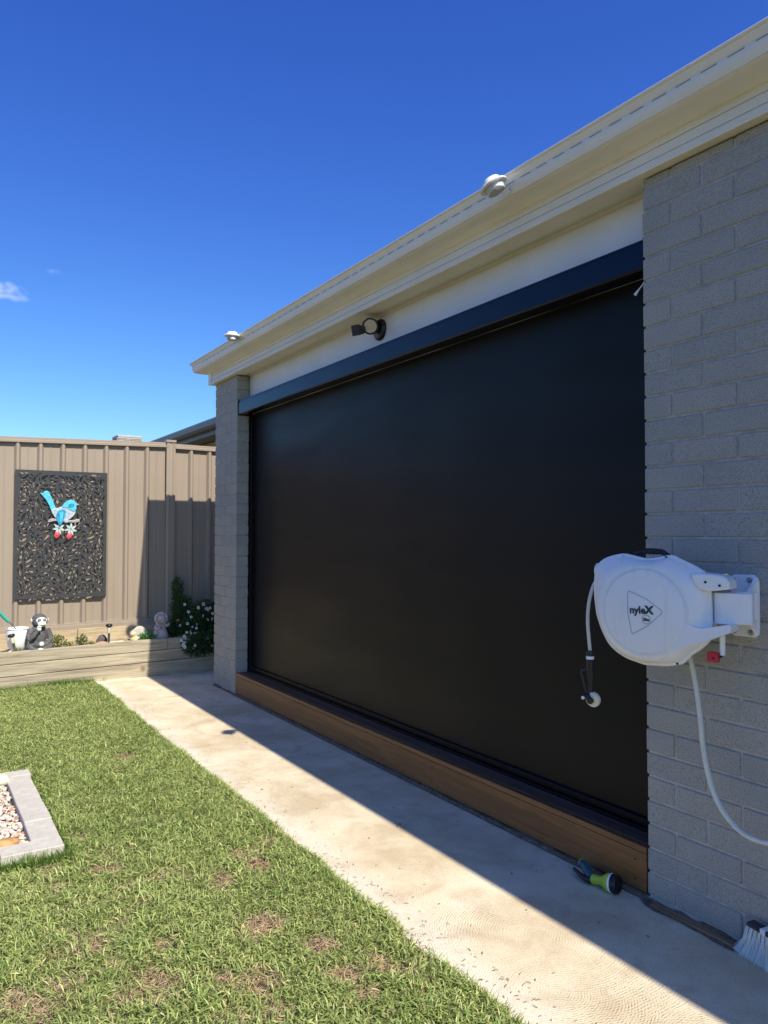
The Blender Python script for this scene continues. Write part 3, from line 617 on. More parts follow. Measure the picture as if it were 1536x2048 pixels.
# ------------------------------------------------------------------ broom standing at the wall, only the end of its head in view
br = thing('broom', 'white bristled broom head resting on the path against the near brick wall', 'broom', (2.26, 1.3, .0))
def brp(o): o.parent = br; o.matrix_parent_inverse = Matrix.Translation((-2.26, -1.3, 0)); return o
H0 = Vector((2.302, 1.500, .106)); H1 = Vector((2.262, 1.20, .100)); hx = (H1-H0).normalized()
QH = Matrix.Translation(H0) @ Matrix(((hx.x, -hx.y, 0, 0), (hx.y, hx.x, 0, 0), (hx.z, 0, 1, 0), (0, 0, 0, 1)))
brp(MB().box((0, -.018, -.003), (.32, .018, .010), .003, QH).build('head', mat('broom_black', (.03, .032, .036), .5), smooth=0))
brp(MB().box((.052, -.0195, -.005), (.070, .0195, .0125), .001, QH).build('clip', M_white, smooth=0))
M_bris = bpy.data.materials.new('bristle'); M_bris.use_nodes = True; bb_ = bsdf(M_bris)
g_ = N(M_bris, 'ShaderNodeNewGeometry'); M_bris.node_tree.links.new(ramp(M_bris, g_.outputs['Random Per Island'], ((0, (.48, .54, .66)), (.35, (.72, .76, .80)), (.7, (.82, .83, .76)), (1, (.70, .68, .52)))), bb_.inputs['Base Color']); bb_.inputs['Roughness'].default_value = .6
bs = MB()
for i in range(22):
    for j in range(4):
        cx = .006+i*.0145; cy = -.016+j*.0105
        for k in range(48):
            a0 = Vector((cx+random.uniform(-.004, .004), cy+random.uniform(-.0035, .0035), -.003))
            fl = (max(0, 1-i/7))*-.045+random.gauss(0, .008); fy = (j-1.7)*-.010+random.gauss(0, .004)-.012
            z_ = -.104+random.uniform(-.004, .004)-.0
            mid_ = a0+Vector((fl*.4, fy*.4, z_*.5)); en = a0+Vector((fl, fy, z_))
            wv_ = Vector((.0011, .0006, 0))
            P3 = [QH @ q_ for q_ in (a0-wv_, a0+wv_, mid_+wv_, mid_-wv_, en+wv_, en-wv_)]
            bs.add(P3, [(0, 1, 2, 3), (3, 2, 4, 5)])
brp(bs.build('bristles', M_bris, smooth=0))
brp(MB().tube([(2.285, 1.36, .115), (2.318, 1.10, 1.25)], .012, 14).build('handle', mat('broom_handle', (.3, .31, .33), .4)))

# ------------------------------------------------------------------ back fence (steel sheet), X runs along it
FY = 7.9
fn = thing('steel_fence', 'taupe ribbed steel sheet fence along the back of the yard', 'fence', (2.29, FY, .45))
def fp(o): o.parent = fn; o.matrix_parent_inverse = Matrix.Translation((-2.29, -FY, -.45)); return o
def fz(x): return 2.243+(x-.709)*.0245 if x < 2.29 else 2.271-(x-2.339)*.012   # top of the rail
def bz(x): return .452+(x-1.0)*.016
def sheet(x0, x1, ribs):
    mb = MB(); xs_ = [x0]; pr_ = [(x0, 0)]
    for r_ in ribs:
        pr_ += [(r_-.030, 0), (r_-.011, -.030), (r_+.011, -.030), (r_+.030, 0)]
        if r_+.13 < x1: pr_ += [(r_+.083, 0), (r_+.087, -.0030), (r_+.096, -.0030), (r_+.100, 0)]
    pr_.append((x1, 0)); V = []
    for x, y in pr_: V += [(x, FY+.012+y, bz(x)-.03), (x, FY+.012+y, fz(x)-.02)]
    mb.add(V, [(2*i, 2*i+2, 2*i+3, 2*i+1) for i in range(len(pr_)-1)]); return mb.build('sheet', M_fence, smooth=0)
fp(sheet(-.08, 2.26, [.06+.2*0, .26, .46, .66, .86, 1.057, 1.257, 1.457, 1.656, 1.854, 2.055]))
fp(sheet(2.32, 4.7, [2.51, 2.709, 2.908, 3.107, 3.306, 3.505, 3.704, 3.903, 4.1, 4.3, 4.5]))
fp(sheet(-2.45, -.14, [-2.25+.2*i for i in range(11)])); fp(sheet(-4.85, -2.51, [-4.6+.2*i for i in range(11)]))
for xa, xb in ((-4.85, -2.51), (-2.45, -.13), (-.07, 2.245), (2.335, 4.7)):
    fp(MB().loft([[(x, FY-.022, fz(x)-.052), (x, FY-.026, fz(x)-.050), (x, FY-.026, fz(x)-.030), (x, FY-.020, fz(x)-.026), (x, FY-.020, fz(x)-.004), (x, FY-.015, fz(x)), (x, FY+.030, fz(x)), (x, FY+.034, fz(x)-.052)] for x in (xa, xb)]).build('top_rail', M_fence, smooth=20))
    fp(MB().loft([[(x, FY-.030, bz(x)-.045), (x, FY-.030, bz(x)+.002), (x, FY-.024, bz(x)+.006), (x, FY-.024, bz(x)+.020), (x, FY+.034, bz(x)+.024), (x, FY+.034, bz(x)-.045)] for x in (xa, xb)]).build('bottom_rail', M_fence, smooth=20))
for xc in (2.290, -.10, -2.48):
    zt_ = fz(xc-.01)+.012
    fp(MB().loft([[(xc-.046, FY-.020, z), (xc-.046, FY-.034, z), (xc-.020, FY-.040, z), (xc-.016, FY-.034, z), (xc+.016, FY-.034, z), (xc+.020, FY-.040, z), (xc+.046, FY-.034, z), (xc+.046, FY-.020, z), (xc+.02, FY+.04, z), (xc-.02, FY+.04, z)] for z in (.1, zt_)]).build('post', M_fence, smooth=15))
    fp(MB().box((xc-.052, FY-.046, zt_-.014), (xc+.052, FY+.046, zt_+.012), .003).build('post_cap', M_fence, smooth=0))
    for dx in (-.035, .036):
        for dz in (-.045, -.062): fp(MB().lathe([(.005, 0), (.005, .002), (.002, .004)], 8, Matrix.Translation((xc+dx, FY-.0375, zt_+dz)) @ Matrix.Rotation(PI/2, 4, 'X')).build('rivet', M_fence, smooth=0))
# pine plinth board beneath the fence
tag(MB().box((-4.8, FY-.045, .22), (1.40, FY-.005, .418), .003).box((1.404, FY-.045, .235), (4.5, FY-.005, .426), .003).build('fence_plinth', M_plinth, smooth=0), 'pale pine plinth boards below the bottom rail of the steel fence', 'plinth')

# ------------------------------------------------------------------ raised bed
rw = thing('retaining_wall', 'low pale pine sleeper wall three boards high in front of the fence', 'garden wall', (.9, 7.35, 0))
for a, b_, x0_, x1_ in ((-.05, .126, -2.0, 2.6), (.1315, .232, -4.6, 2.6), (.2375, .340, -4.6, 2.12), (-.05, .126, -4.6, -2.006)):
    mb = MB()
    def tl(x): return .002+(x-1.9)*.020
    x_ = x0_
    mb.loft([[(x, 7.352, a+tl(x)), (x, 7.350, a+.004+tl(x)), (x, 7.350, b_-.004+tl(x)), (x, 7.354, b_+tl(x)), (x, 7.400, b_+tl(x)), (x, 7.402, a+tl(x))] for x in np.linspace(x0_, x1_, 5)])
    o = mb.build('sleeper', M_sleep, smooth=0); o.parent = rw; o.matrix_parent_inverse = Matrix.Translation((-.9, -7.35, 0))
mb = MB().loft([[(x, 7.352, .237+.002+(x-1.9)*.02), (x, 7.354, .338+(x-1.9)*.02), (x, 7.40, .338+(x-1.9)*.02), (x, 7.402, .239+(x-1.9)*.02)] for x in (2.124, 2.6)]); o = mb.build('sleeper', M_sleep, smooth=0); o.parent = rw; o.matrix_parent_inverse = Matrix.Translation((-.9, -7.35, 0))
# garden soil
sm = mat('garden_soil', (.30, .235, .15), .95, .45, 9, 1.0, 70, dirt=((.5, .42, .3), 40, .5, .7, .7))
gx = np.linspace(-4.6, 3.0, 240); gy = np.linspace(7.402, 7.86, 16); V = []
for x in gx:
    for y in gy: V.append((x, y, .302+(x-1.9)*.02+.012*math.sin(x*9+y*7)+random.uniform(-.006, .006)))
mb = MB().add(V, [(i*16+j, (i+1)*16+j, (i+1)*16+j+1, i*16+j+1) for i in range(len(gx)-1) for j in range(15)])
struct(mb.build('garden_soil', sm, smooth=80))

# ------------------------------------------------------------------ wall art screen with leaf cut-outs
AX0, AZ0, AW, AH = .838, .731, .822, 1.207
scn = thing('leaf_screen', 'black laser-cut metal leaf screen hung on the steel fence', 'wall art', (AX0, 7.862, AZ0))
occ = np.zeros((int(AH/.002)+2, int(AW/.002)+2), bool); bord = .022
holes = []
def leaf(cx, cz, ang, L_, W_, bend, n=9):
    up, dn, c_ = [], [], []
    for i in range(n+1):
        t = i/n; x = (t-.5)*L_; wv_ = W_/2*(math.sin(PI*t**.8))**.9+.0006; y = bend*L_*(4*(t-.5)**2-.5)*.5
        up.append((x, y+wv_)); dn.append((x, y-wv_))
    poly = up+dn[::-1]; ca, sa = math.cos(ang), math.sin(ang)
    return [(cx+x*ca-y*sa, cz+x*sa+y*ca) for x, y in poly]
def cells(poly, grow):
    n2 = len(poly)//2; pts_ = []
    for i in range(n2):
        a_ = np.array(poly[i]); b2 = np.array(poly[-1-i]); d_ = a_-b2; L_ = np.hypot(*d_)+1e-9; a_ = a_+d_/L_*grow; b2 = b2-d_/L_*grow
        k = max(2, int((L_+2*grow)/.0016)); pts_.append(b2+(a_-b2)*np.linspace(0, 1, k)[:, None])
    out = []
    for i in range(n2-1):
        A1, B1 = pts_[i], pts_[i+1]; k = max(len(A1), len(B1)); ia = np.linspace(0, len(A1)-1, k).astype(int); ib_ = np.linspace(0, len(B1)-1, k).astype(int)
        m2 = max(2, int(np.hypot(*(A1[ia][0]-B1[ib_][0]))/.0016)+1)
        for t in np.linspace(0, 1, m2): out.append(A1[ia]*(1-t)+B1[ib_]*t)
    return np.concatenate(out)
def try_leaf(*a):
    poly = leaf(*a)
    xs2 = [p_[0] for p_ in poly]; zs2 = [p_[1] for p_ in poly]
    if min(xs2) < bord or max(xs2) > AW-bord or min(zs2) < bord or max(zs2) > AH-bord: return False
    c_ = cells(poly, .0055); ii = (c_/.002).astype(int)
    if occ[ii[:, 1], ii[:, 0]].any(): return False
    c2 = cells(poly, .0); ii = (c2/.002).astype(int); occ[ii[:, 1], ii[:, 0]] = True
    holes.append(poly); return True
rr = random.Random(5); cl = [(rr.uniform(0, AW), rr.uniform(0, AH), rr.uniform(0, 2*PI)) for _ in range(16)]
def flow(x, z):
    c_ = min(cl, key=lambda c_: (c_[0]-x)**2+(c_[1]-z)**2); return math.atan2(z-c_[1], x-c_[0])+.55*math.sin(6*math.hypot(x-c_[0], z-c_[1])*6+c_[2])
for L_, W_, tries in ((.10, .024, 900), (.075, .019, 2500), (.055, .015, 4000), (.036, .010, 3500), (.024, .008, 1500)):
    for _ in range(tries):
        x, z = rr.uniform(bord, AW-bord), rr.uniform(bord, AH-bord)
        if occ[int(z/.002), int(x/.002)]: continue
        try_leaf(x, z, flow(x, z)+rr.choice((-.45, .45, 0))+rr.gauss(0, .12), L_*rr.uniform(.8, 1.1), W_*rr.uniform(.75, 1.15), rr.uniform(-.35, .35))
M_scr = mat('black_powdercoat', (.048, .049, .053), .38, .1, 20, .05, 120, spec=.4)
panel = curve2d('panel', [[(0, 0), (AW, 0), (AW, AH), (0, AH)]]+holes, .003, M_scr, scn)
fr = MB(); e = .010
for a, b_ in (((0, .0), (AW, e)), ((0, AH-e), (AW, AH)), ((0, e), (e, AH-e)), ((AW-e, e), (AW, AH-e))):
    fr.box((a[0], .0017, a[1]), (b_[0], .018, b_[1]))
fr.build('frame', M_scr, scn, smooth=0)
# ------------------------------------------------------------------ bird ornament on the screen
bo = thing('bird_ornament', 'blue and silver metal bird on a branch hung on the black screen', 'ornament', (AX0, 7.852, AZ0))
def ap(x, y):
    t = (x-203)/1182.; yt = 115+50*t; yb = 1790-45*t; return (t*AW, AH-AH*(y-yt)/(yb-yt))
M_sky = mat('sky_blue_enamel', (.10, .50, .62), .35, .2, 40, 0, spec=.5); M_blue = mat('deep_blue_enamel', (.02, .27, .50), .35, .35, 60); M_pale = mat('pale_silver', (.48, .56, .60), .4, .35, 70, .2, 90, metal=.3)
M_branch = mat('pewter', (.40, .38, .37), .45, .2, 30, metal=.3); M_petal = mat('petal_silver', (.45, .55, .52), .45, .25, 40); M_bud = mat('rose_bud', (.62, .08, .11), .4, .45, 70)
def relief(name, pts_, m, d=.006, y=0, smooth_=True, bevel=.003):
    P_ = [Vector((*ap(*p_), 0)) for p_ in pts_]
    if smooth_:
        Q = P_+P_[:3]; out = []
        for i in range(1, len(P_)+1):
            a_, b2, c_, d_ = Q[i-1], Q[i % len(P_)], Q[(i+1) % len(P_)], Q[(i+2) % len(P_)]
            for k in range(4):
                t = k/4; out.append(.5*((2*b2)+(c_-a_)*t+(2*a_-5*b2+4*c_-d_)*t*t+(3*b2-a_-3*c_+d_)*t**3))
        P_ = out
    o = curve2d(name, [[(p_.x, p_.y) for p_ in P_]], d, m, bo, bevel); o.location.y = y; return o
relief('tail', [(655, 640), (625, 575), (575, 490), (515, 425), (540, 428), (558, 412), (575, 402), (610, 405), (645, 470), (690, 580), (705, 625)], M_sky, .006, -.004)
relief('body', [(655, 645), (720, 625), (790, 600), (860, 600), (950, 640), (950, 690), (900, 745), (840, 775), (760, 768), (700, 730)], M_pale, .012, -.006)
relief('head', [(790, 600), (830, 545), (890, 515), (940, 525), (965, 565), (965, 610), (945, 660), (900, 640), (850, 610)], M_sky, .010, -.011)
relief('cheek', [(865, 590), (880, 565), (920, 560), (945, 580), (920, 600), (880, 606)], M_blue, .003, -.020, bevel=.001)
relief('beak', [(962, 553), (1008, 570), (966, 582)], M_pale, .006, -.010, False, .001)
relief('wing', [(745, 655), (790, 640), (830, 655), (820, 720), (795, 790), (765, 838), (735, 790), (718, 720)], M_blue, .008, -.015)
for k in range(3):
    relief('wing_feather', [(755+k*18, 665), (763+k*19, 665), (768+k*12, 760), (760+k*6, 800), (758+k*10, 750)], M_sky, .002, -.0235, False, .0008)
relief('branch', [(612, 795), (640, 760), (700, 757), (760, 775), (860, 775), (930, 775), (1010, 762), (1015, 778), (1000, 795), (920, 800), (820, 792), (700, 780), (650, 790)], M_branch, .010, -.006)
relief('leg', [(828, 765), (838, 765), (834, 808), (826, 808)], M_pale, .004, -.014, False, .001); relief('leg', [(848, 765), (858, 765), (856, 808), (846, 808)], M_pale, .004, -.014, False, .001)
for fx, fy in ((750, 878), (905, 890)):
    for k in range(7):
        a = R(18+k*360/7); L_ = 82; W_ = 15
        relief('petal', [(fx+math.cos(a)*8, fy+math.sin(a)*8), (fx+math.cos(a)*L_*.5-math.sin(a)*W_, fy+math.sin(a)*L_*.5+math.cos(a)*W_), (fx+math.cos(a)*L_, fy+math.sin(a)*L_), (fx+math.cos(a)*L_*.5+math.sin(a)*W_, fy+math.sin(a)*L_*.5-math.cos(a)*W_)], M_petal, .003, -.006, False, .0012)
    cx, cz = ap(fx-20, fy+85); M_ = Matrix.Rotation(R(22), 4, 'Y'); MB().ell((cx, -.010, cz), (.024, .012, .036), M_).build('rose_bud', M_bud, bo)
    a0, a1 = ap(fx, fy), ap(fx-10, 785); MB().tube([(a0[0], -.004, a0[1]), (a1[0], -.004, a1[1])], .0022, 6).build('stem', M_branch, bo)

# ------------------------------------------------------------------ ornaments in the bed
def gz(x): return .306+(x-1.9)*.02
# monkey figurine
mk = thing('monkey_statue', 'dark grey cement monkey figurine sitting with hand to its mouth', 'statue', (1.005, 7.47, gz(1.0)+.006), R(5)); mk.scale = (1.05, 1.05, 1.05)
M_mk = mat('cement_dark', (.085, .086, .090), .8, .3, 30, .5, 90, dirt=((.25, .25, .25), 22, .55, .8, .4)); M_mkw = mat('cement_white', (.62, .61, .58), .8, .12, 30, .3, 90)
b1 = MB()
b1.ell((0, .01, .12), (.066, .055, .10)).ell((0, .015, .065), (.075, .06, .06)).ell((0, .005, .185), (.062, .045, .035))
b1.ell((.005, -.002, .252), (.063, .060, .058)).ell((.005, .01, .27), (.06, .055, .048)).ell((0, 0, .215), (.04, .04, .03))
b1.tube([(-.065, 0, .185), (-.085, -.030, .13), (-.082, -.045, .105), (-.055, -.06, .135), (-.022, -.064, .180)], [.026, .024, .022, .020, .017], 10)
b1.tube([(.065, 0, .185), (.088, -.012, .13), (.085, -.030, .09), (.05, -.055, .065), (.01, -.066, .055)], [.026, .024, .022, .02, .016], 10)
b1.tube([(-.05, .01, .05), (-.085, -.045, .045), (-.06, -.075, .028), (-.015, -.080, .020)], [.034, .028, .022, .018], 10)
b1.tube([(.05, .01, .05), (.088, -.045, .04), (.06, -.075, .026), (.015, -.082, .020)], [.034, .028, .022, .018], 10)
o = b1.build('figure_body', M_mk, mk); remesh(o, .005, 3)
f1 = MB().ell((.010, -.050, .262), (.046, .018, .030)).ell((.012, -.058, .232), (.036, .022, .022)).ell((.012, -.066, .248), (.012, .008, .012))
o = f1.build('face', M_mkw, mk); remesh(o, .0035, 2)
MB().ell((-.060, -.004, .262), (.008, .014, .020)).build('ear', M_mkw, mk); MB().ell((.072, -.004, .262), (.006, .012, .018)).build('ear', M_mkw, mk)
h1 = MB().ell((-.012, -.070, .192), (.018, .014, .016))
for i, (dx, dz, l) in enumerate(((-.014, .012, .016), (-.006, .016, .018), (.003, .017, .018), (.011, .013, .015))):
    h1.tube([(-.012+dx, -.074, .196+dz*.4), (-.012+dx*1.1, -.082, .200+dz), (-.010+dx, -.076, .204+dz+.004)], [.0055, .005, .004], 8)
h1.tube([(-.024, -.070, .190), (-.032, -.078, .200), (-.028, -.080, .210)], [.006, .0055, .004], 8)
o = h1.build('hand', M_mkw, mk); remesh(o, .0025, 1)
MB().ell((-.004, -.088, .020), (.026, .018, .020)).ell((.006, -.082, .070), (.02, .008, .02)).build('foot', M_mkw, mk)
for dx in (-.010, .030):
    MB().lathe([(.0125, 0), (.0125, .002), (.007, .003)], 14, Matrix.Translation((dx, -.0655, .270)) @ Matrix.Rotation(PI/2, 4, 'X')).build('eye', M_mk, mk)
    MB().ell((dx, -.0685, .270), (.004, .002, .004)).build('eye_glint', M_mkw, mk)
MB().tube([(-.008, -.080, .228), (.012, -.083, .2255), (.034, -.078, .230)], .002, 6).build('mouth', M_mk, mk)

# child figurine
ch = thing('child_statue', 'weathered pink-white cement child in a bonnet standing in the shade', 'statue', (2.095, 7.50, gz(2.1)), R(10))
M_ch = mat('weathered_cement', (.50, .42, .40), .85, .2, 25, .5, 70, dirt=((.30, .20, .19), 28, .5, .75, .6)); M_pk = mat('faded_pink', (.50, .25, .24), .85, .25, 30)
b1 = MB()
b1.lathe([(.082, 0), (.084, .012), (.078, .018), (.074, .05), (.058, .10), (.040, .140), (.030, .155)], 24)
b1.ell((0, 0, .150), (.044, .034, .028)).ell((0, 0, .205), (.050, .045, .050))
b1.tube([(-.035, 0, .150), (-.060, -.020, .120), (-.040, -.05, .122), (-.02, -.055, .135)], [.018, .018, .014, .012], 10).tube([(.035, 0, .150), (.062, -.012, .135), (.085, -.02, .160)], [.018, .017, .012], 10)
b1.tube([(-.075, -.02, .095), (-.055, -.04, .06)], [.030, .026], 10)
o = b1.build('figure_body', M_ch, ch); remesh(o, .0045, 2)
bn_ = MB()
for k in range(18):
    a = 2*PI*k/18; bn_.ell((math.cos(a)*.056, -.012, .210+math.sin(a)*.056), (.013, .018, .013), n=10, m=6)
bn_.ell((0, .012, .212), (.058, .042, .058)); o = bn_.build('bonnet', M_ch, ch); remesh(o, .0045, 1)
MB().ell((.003, -.034, .200), (.034, .018, .036)).ell((.003, -.053, .196), (.005, .005, .006)).build('face', mat('pale_cement', (.55, .48, .45), .85, .2, 25), ch)
for dx in (-.011, .017): MB().ell((dx, -.0505, .208), (.0045, .003, .0055)).build('eye', M_line, ch)
MB().ell((.004, -.0505, .182), (.006, .003, .003)).build('mouth', M_line, ch)
MB().ell((-.026, -.038, .188), (.014, .012, .020)).ell((-.030, -.058, .138), (.016, .012, .014)).build('pink_trim', M_pk, ch)

# white pot, tipped slightly, with tool handle
pt = thing('plant_pot', 'glossy white round pot beside the monkey figurine', 'pot', (.846, 7.56, gz(.85)+.012))
MB().lathe([(.050, 0), (.058, .004), (.082, .05), (.094, .11), (.096, .170), (.094, .195), (.099, .198), (.099, .206), (.092, .206), (.088, .19), (.085, .12), (.02, .10)], 36).build('bowl', mat('white_glaze', (.82, .83, .82), .25, .03, 5), pt, smooth=40)
MB().lathe([(.086, .15), (.0, .152)], 24).build('potting_mix', sm, pt)
ht = thing('hand_tool', 'garden hand tool with turquoise grip leaning out of the white pot', 'hand tool', (.80, 7.56, .5))
def rel(o, base): o.parent = ht; o.matrix_parent_inverse = Matrix.Translation(-Vector(base)); return o
g0, g1 = Vector((.770, 7.545, .562)), Vector((.675, 7.50, .668)); dd = (g1-g0).normalized()
rel(MB().tube([g0, g0+dd*.01, g0+dd*.03, g1], [.013, .016, .0155, .017], 16).build('grip', mat('turquoise_rubber', (.05, .46, .36), .45)), (.80, 7.56, .5))
rel(MB().tube([g0, g0-dd*.05, g0-dd*.17], [.006, .005, .005], 10).build('shaft', M_steel), (.80, 7.56, .5))

# solar stake lights
def stake(loc, rot, label, h=.15):
    t = thing('stake_light', label, 'garden light', loc, 0, 'solar stake lights in the bed'); t.rotation_euler = rot
    MB().lathe([(.006, -.05), (.011, 0), (.011, h*.62), (.012, h*.64)], 14).build('stake', mat('dark_grey_plastic', (.07, .075, .08), .5), t)
    MB().lathe([(.0165, h*.64), (.018, h*.66), (.018, h), (.0165, h+.002)], 16).build('diffuser', mat('clear_diffuser', (.62, .58, .42), .15, .25, 60), t)
    MB().lathe([(.026, h-.004), (.031, h+.002), (.031, h+.012), (.026, h+.019), (.020, h+.022), (.004, h+.0225)], 20).build('cap', M_blackpl, t, smooth=40)
stake((1.615, 7.50, gz(1.6)), (0, 0, 0), 'upright solar stake light among the flat stones', .175)
stake((.822, 7.425, gz(.8)), (R(-4), R(-14), 0), 'leaning solar stake light in front of the white pot', .165)

# rocks
def rock(loc, r_, label, m=M_stone, seed=0, name='rock', flat=1):
    rn = random.Random(seed); mb = MB().ell((0, 0, 0), 1, n=18, m=12)
    ph = [(rn.uniform(2, 4), rn.uniform(0, 6), rn.uniform(0, 2*PI)) for _ in range(5)]
    mb.v = [tuple(Vector((v[0]*r_[0], v[1]*r_[1], v[2]*r_[2]))*(1+.07*sum(math.sin(a*v[i % 3]+b_+c_*v[(i+1) % 3]) for i, (a, b_, c_) in enumerate(ph)))) for v in mb.v]
    o = mb.build(name, m); o.location = loc; tag(o, label, 'rock'); return o
M_r2 = mat('ochre_stone', (.58, .44, .27), .85, .3, 18, .5, 50); M_r3 = mat('cream_stone', (.66, .58, .42), .8, .2, 12, .5, 45); M_r4 = mat('red_stone', (.45, .25, .15), .85, .35, 20, .5, 50)
rock((1.535, 7.48, gz(1.53)+.012), (.065, .05, .03), 'reddish flat stone left of the upright stake light', M_r4, 1)
rock((1.690, 7.50, gz(1.69)+.006), (.085, .06, .028), 'yellowish flat stone right of the upright stake light', M_r3, 2)
rock((1.570, 7.60, gz(1.57)+.035), (.05, .03, .055), 'small dark upright stone behind the stake light', mat('dark_stone', (.10, .09, .085), .9), 3)
rock((1.930, 7.62, gz(1.93)+.05), (.085, .05, .078), 'big pale boulder behind the yellow figurine by the shade line', mat('white_stone', (.46, .42, .36), .85, .2, 10, .4, 40), 4)
rock((.955, 7.425, gz(.95)+.004), (.055, .03, .016), 'small flat ochre stone under the white pot', M_r2, 5)
rock((.775, 7.43, gz(.77)+.01), (.035, .03, .03), 'little cream stone left of the leaning stake light', M_r3, 6)
rock((1.120, 7.47, gz(1.12)+.004), (.05, .035, .018), 'small pale stone right of the monkey figurine', M_r3, 8)
# little yellow bird-like figurine
dk = thing('duck_statue', 'small yellow and white duck figurine at the edge of the shadow', 'statue', (1.848, 7.49, gz(1.85)), R(-15))
o = MB().ell((0, 0, .035), (.042, .030, .034)).ell((-.012, -.004, .082), (.027, .025, .026)).ell((-.01, 0, .06), (.024, .022, .022)).ell((.04, 0, .045), (.018, .018, .014)).build('figure_body', mat('butter_cement', (.64, .53, .30), .8, .3, 22, .3, 60, dirt=((.75, .72, .66), 14, .45, .6, .9)), dk); remesh(o, .004, 2)
MB().ell((-.022, -.030, .078), (.012, .012, .005)).build('beak', mat('duck_orange', (.58, .30, .06), .7), dk)
for dx in (-.024, .0): MB().ell((dx, -.0255, .088), (.003, .002, .0035)).build('eye', M_line, dk)

# ------------------------------------------------------------------ foliage
def leaf_mat(name, a, b_, tr=.3):
    m = bpy.data.materials.new(name); m.use_nodes = True; p_ = bsdf(m); L = m.node_tree.links
    g2 = N(m, 'ShaderNodeNewGeometry'); c_ = ramp(m, g2.outputs['Random Per Island'], ((0, a), (1, b_)))
    L.new(c_, p_.inputs['Base Color']); p_.inputs['Roughness'].default_value = .45
    t = N(m, 'ShaderNodeBsdfTranslucent'); L.new(c_, t.inputs[0]); mx = N(m, 'ShaderNodeMixShader'); mx.inputs[0].default_value = tr
    L.new(p_.outputs[0], mx.inputs[1]); L.new(t.outputs[0], mx.inputs[2]); L.new(mx.outputs[0], m.node_tree.nodes['Material Output'].inputs[0]); return m
def leaves(mb, c_, r_, n, L_, W_, rn, shell=.4, up=.3, inside=None):
    k = 0
    while k < n:
        d_ = Vector((rn.gauss(0, 1), rn.gauss(0, 1), rn.gauss(0, 1))).normalized(); q_ = rn.random()**shell
        p_ = Vector((c_[0]+d_.x*r_[0]*q_, c_[1]+d_.y*r_[1]*q_, c_[2]+d_.z*r_[2]*q_)); k += 1
        if inside and not inside(p_): continue
        ax_ = (d_+Vector((rn.gauss(0, .6), rn.gauss(0, .6), rn.gauss(0, .6)+up))).normalized(); sd_ = ax_.cross(Vector((rn.gauss(0, 1), rn.gauss(0, 1), rn.gauss(0, 1)))).normalized(); nn = ax_.cross(sd_)
        l_ = L_*rn.uniform(.7, 1.25); w_ = W_*rn.uniform(.7, 1.2)
        mb.add([p_, p_+ax_*l_*.5+sd_*w_/2+nn*w_*.2, p_+ax_*l_, p_+ax_*l_*.5-sd_*w_/2+nn*w_*.2, p_+ax_*l_*.5], [(0, 1, 4), (1, 2, 4), (2, 3, 4), (3, 0, 4)])
def stems(mb, base, tips, r_=.003):
    for t in tips:
        b2 = Vector(base)+Vector((random.uniform(-.03, .03), random.uniform(-.02, .02), 0)); t = Vector(t); m2 = (b2+t)/2+Vector((random.uniform(-.03, .03), random.uniform(-.02, .02), .02)); mb.tube([b2, m2, t], [r_, r_*.8, r_*.4], 5)
M_lv = leaf_mat('dark_leaf', (.028, .062, .018), (.06, .12, .03)); M_lv2 = leaf_mat('olive_leaf', (.10, .14, .03), (.24, .27, .08)); M_st = mat('green_stem', (.10, .09, .04), .7)
fbsh = thing('flowering_bush', 'dark green bush dotted with white flowers spilling over the sleepers', 'shrub', (2.47, 7.52, gz(2.47)))
rn = random.Random(3); mb = MB()
BC = [((2.48, 7.54, .40), (.17, .15, .15), 1500), ((2.42, 7.33, .27), (.17, .075, .11), 1300), ((2.60, 7.33, .28), (.12, .07, .11), 800), ((2.55, 7.54, .54), (.15, .12, .13), 1100), ((2.36, 7.48, .35), (.09, .09, .09), 420), ((2.66, 7.55, .42), (.16, .14, .24), 1100), ((2.56, 7.42, .32), (.14, .09, .11), 700)]
for c_, r_, n_ in BC: leaves(mb, c_, r_, n_, .034, .016, rn)
o = mb.build('foliage', M_lv, smooth=0); sub(o, fbsh, (2.47, 7.52, gz(2.47)))
mb = MB(); stems(mb, (2.48, 7.56, .28), [(c_[0]+rn.uniform(-.6, .6)*r_[0], c_[1]+rn.uniform(-.6, .6)*r_[1], c_[2]+rn.uniform(0, .8)*r_[2]) for c_, r_, n_ in BC for _ in range(5)]); sub(mb.build('stem', M_st), fbsh, (2.47, 7.52, gz(2.47)))
fl = MB()
for k in range(5):
    a = 2*PI*k/5; u_ = Vector((math.cos(a), 0, math.sin(a))); v_ = Vector((-math.sin(a), 0, math.cos(a)))
    fl.add([u_*.003, u_*.012+v_*.0075+Vector((0, -.003, 0)), u_*.021+v_*.004+Vector((0, -.002, 0)), u_*.021-v_*.004+Vector((0, -.002, 0)), u_*.012-v_*.0075+Vector((0, -.003, 0))], [(0, 1, 2, 3, 4)])
M_fl = mat('white_petal', (.68, .67, .63), .6, .04); fme = fl.build('flower', M_fl, smooth=0)
cen = MB().ell((0, -.002, 0), .0035, n=8, m=5).build('flower_centre', mat('flower_yellow', (.5, .35, .1), .6))
fpos = [(372, 1150+56), (1310, 145), (1255, 190), (1340, 205), (1385, 200), (1125, 232), (1290, 290), (1150, 298), (1350, 345), (1400, 338), (1105, 378), (1012, 392), (1150, 420), (1195, 435), (1125, 470), (1130, 495), (1178, 502), (1040, 520), (1005, 570), (1055, 545), (1090, 568), (1040, 605), (1028, 632), (1040, 655), (1155, 640), (1140, 672), (1310, 565), (1330, 610), (1355, 658), (1075, 478), (1408, 270), (1090, 140), (1325, 160), (1365, 225), (1300, 580), (1210, 395)]
first = True
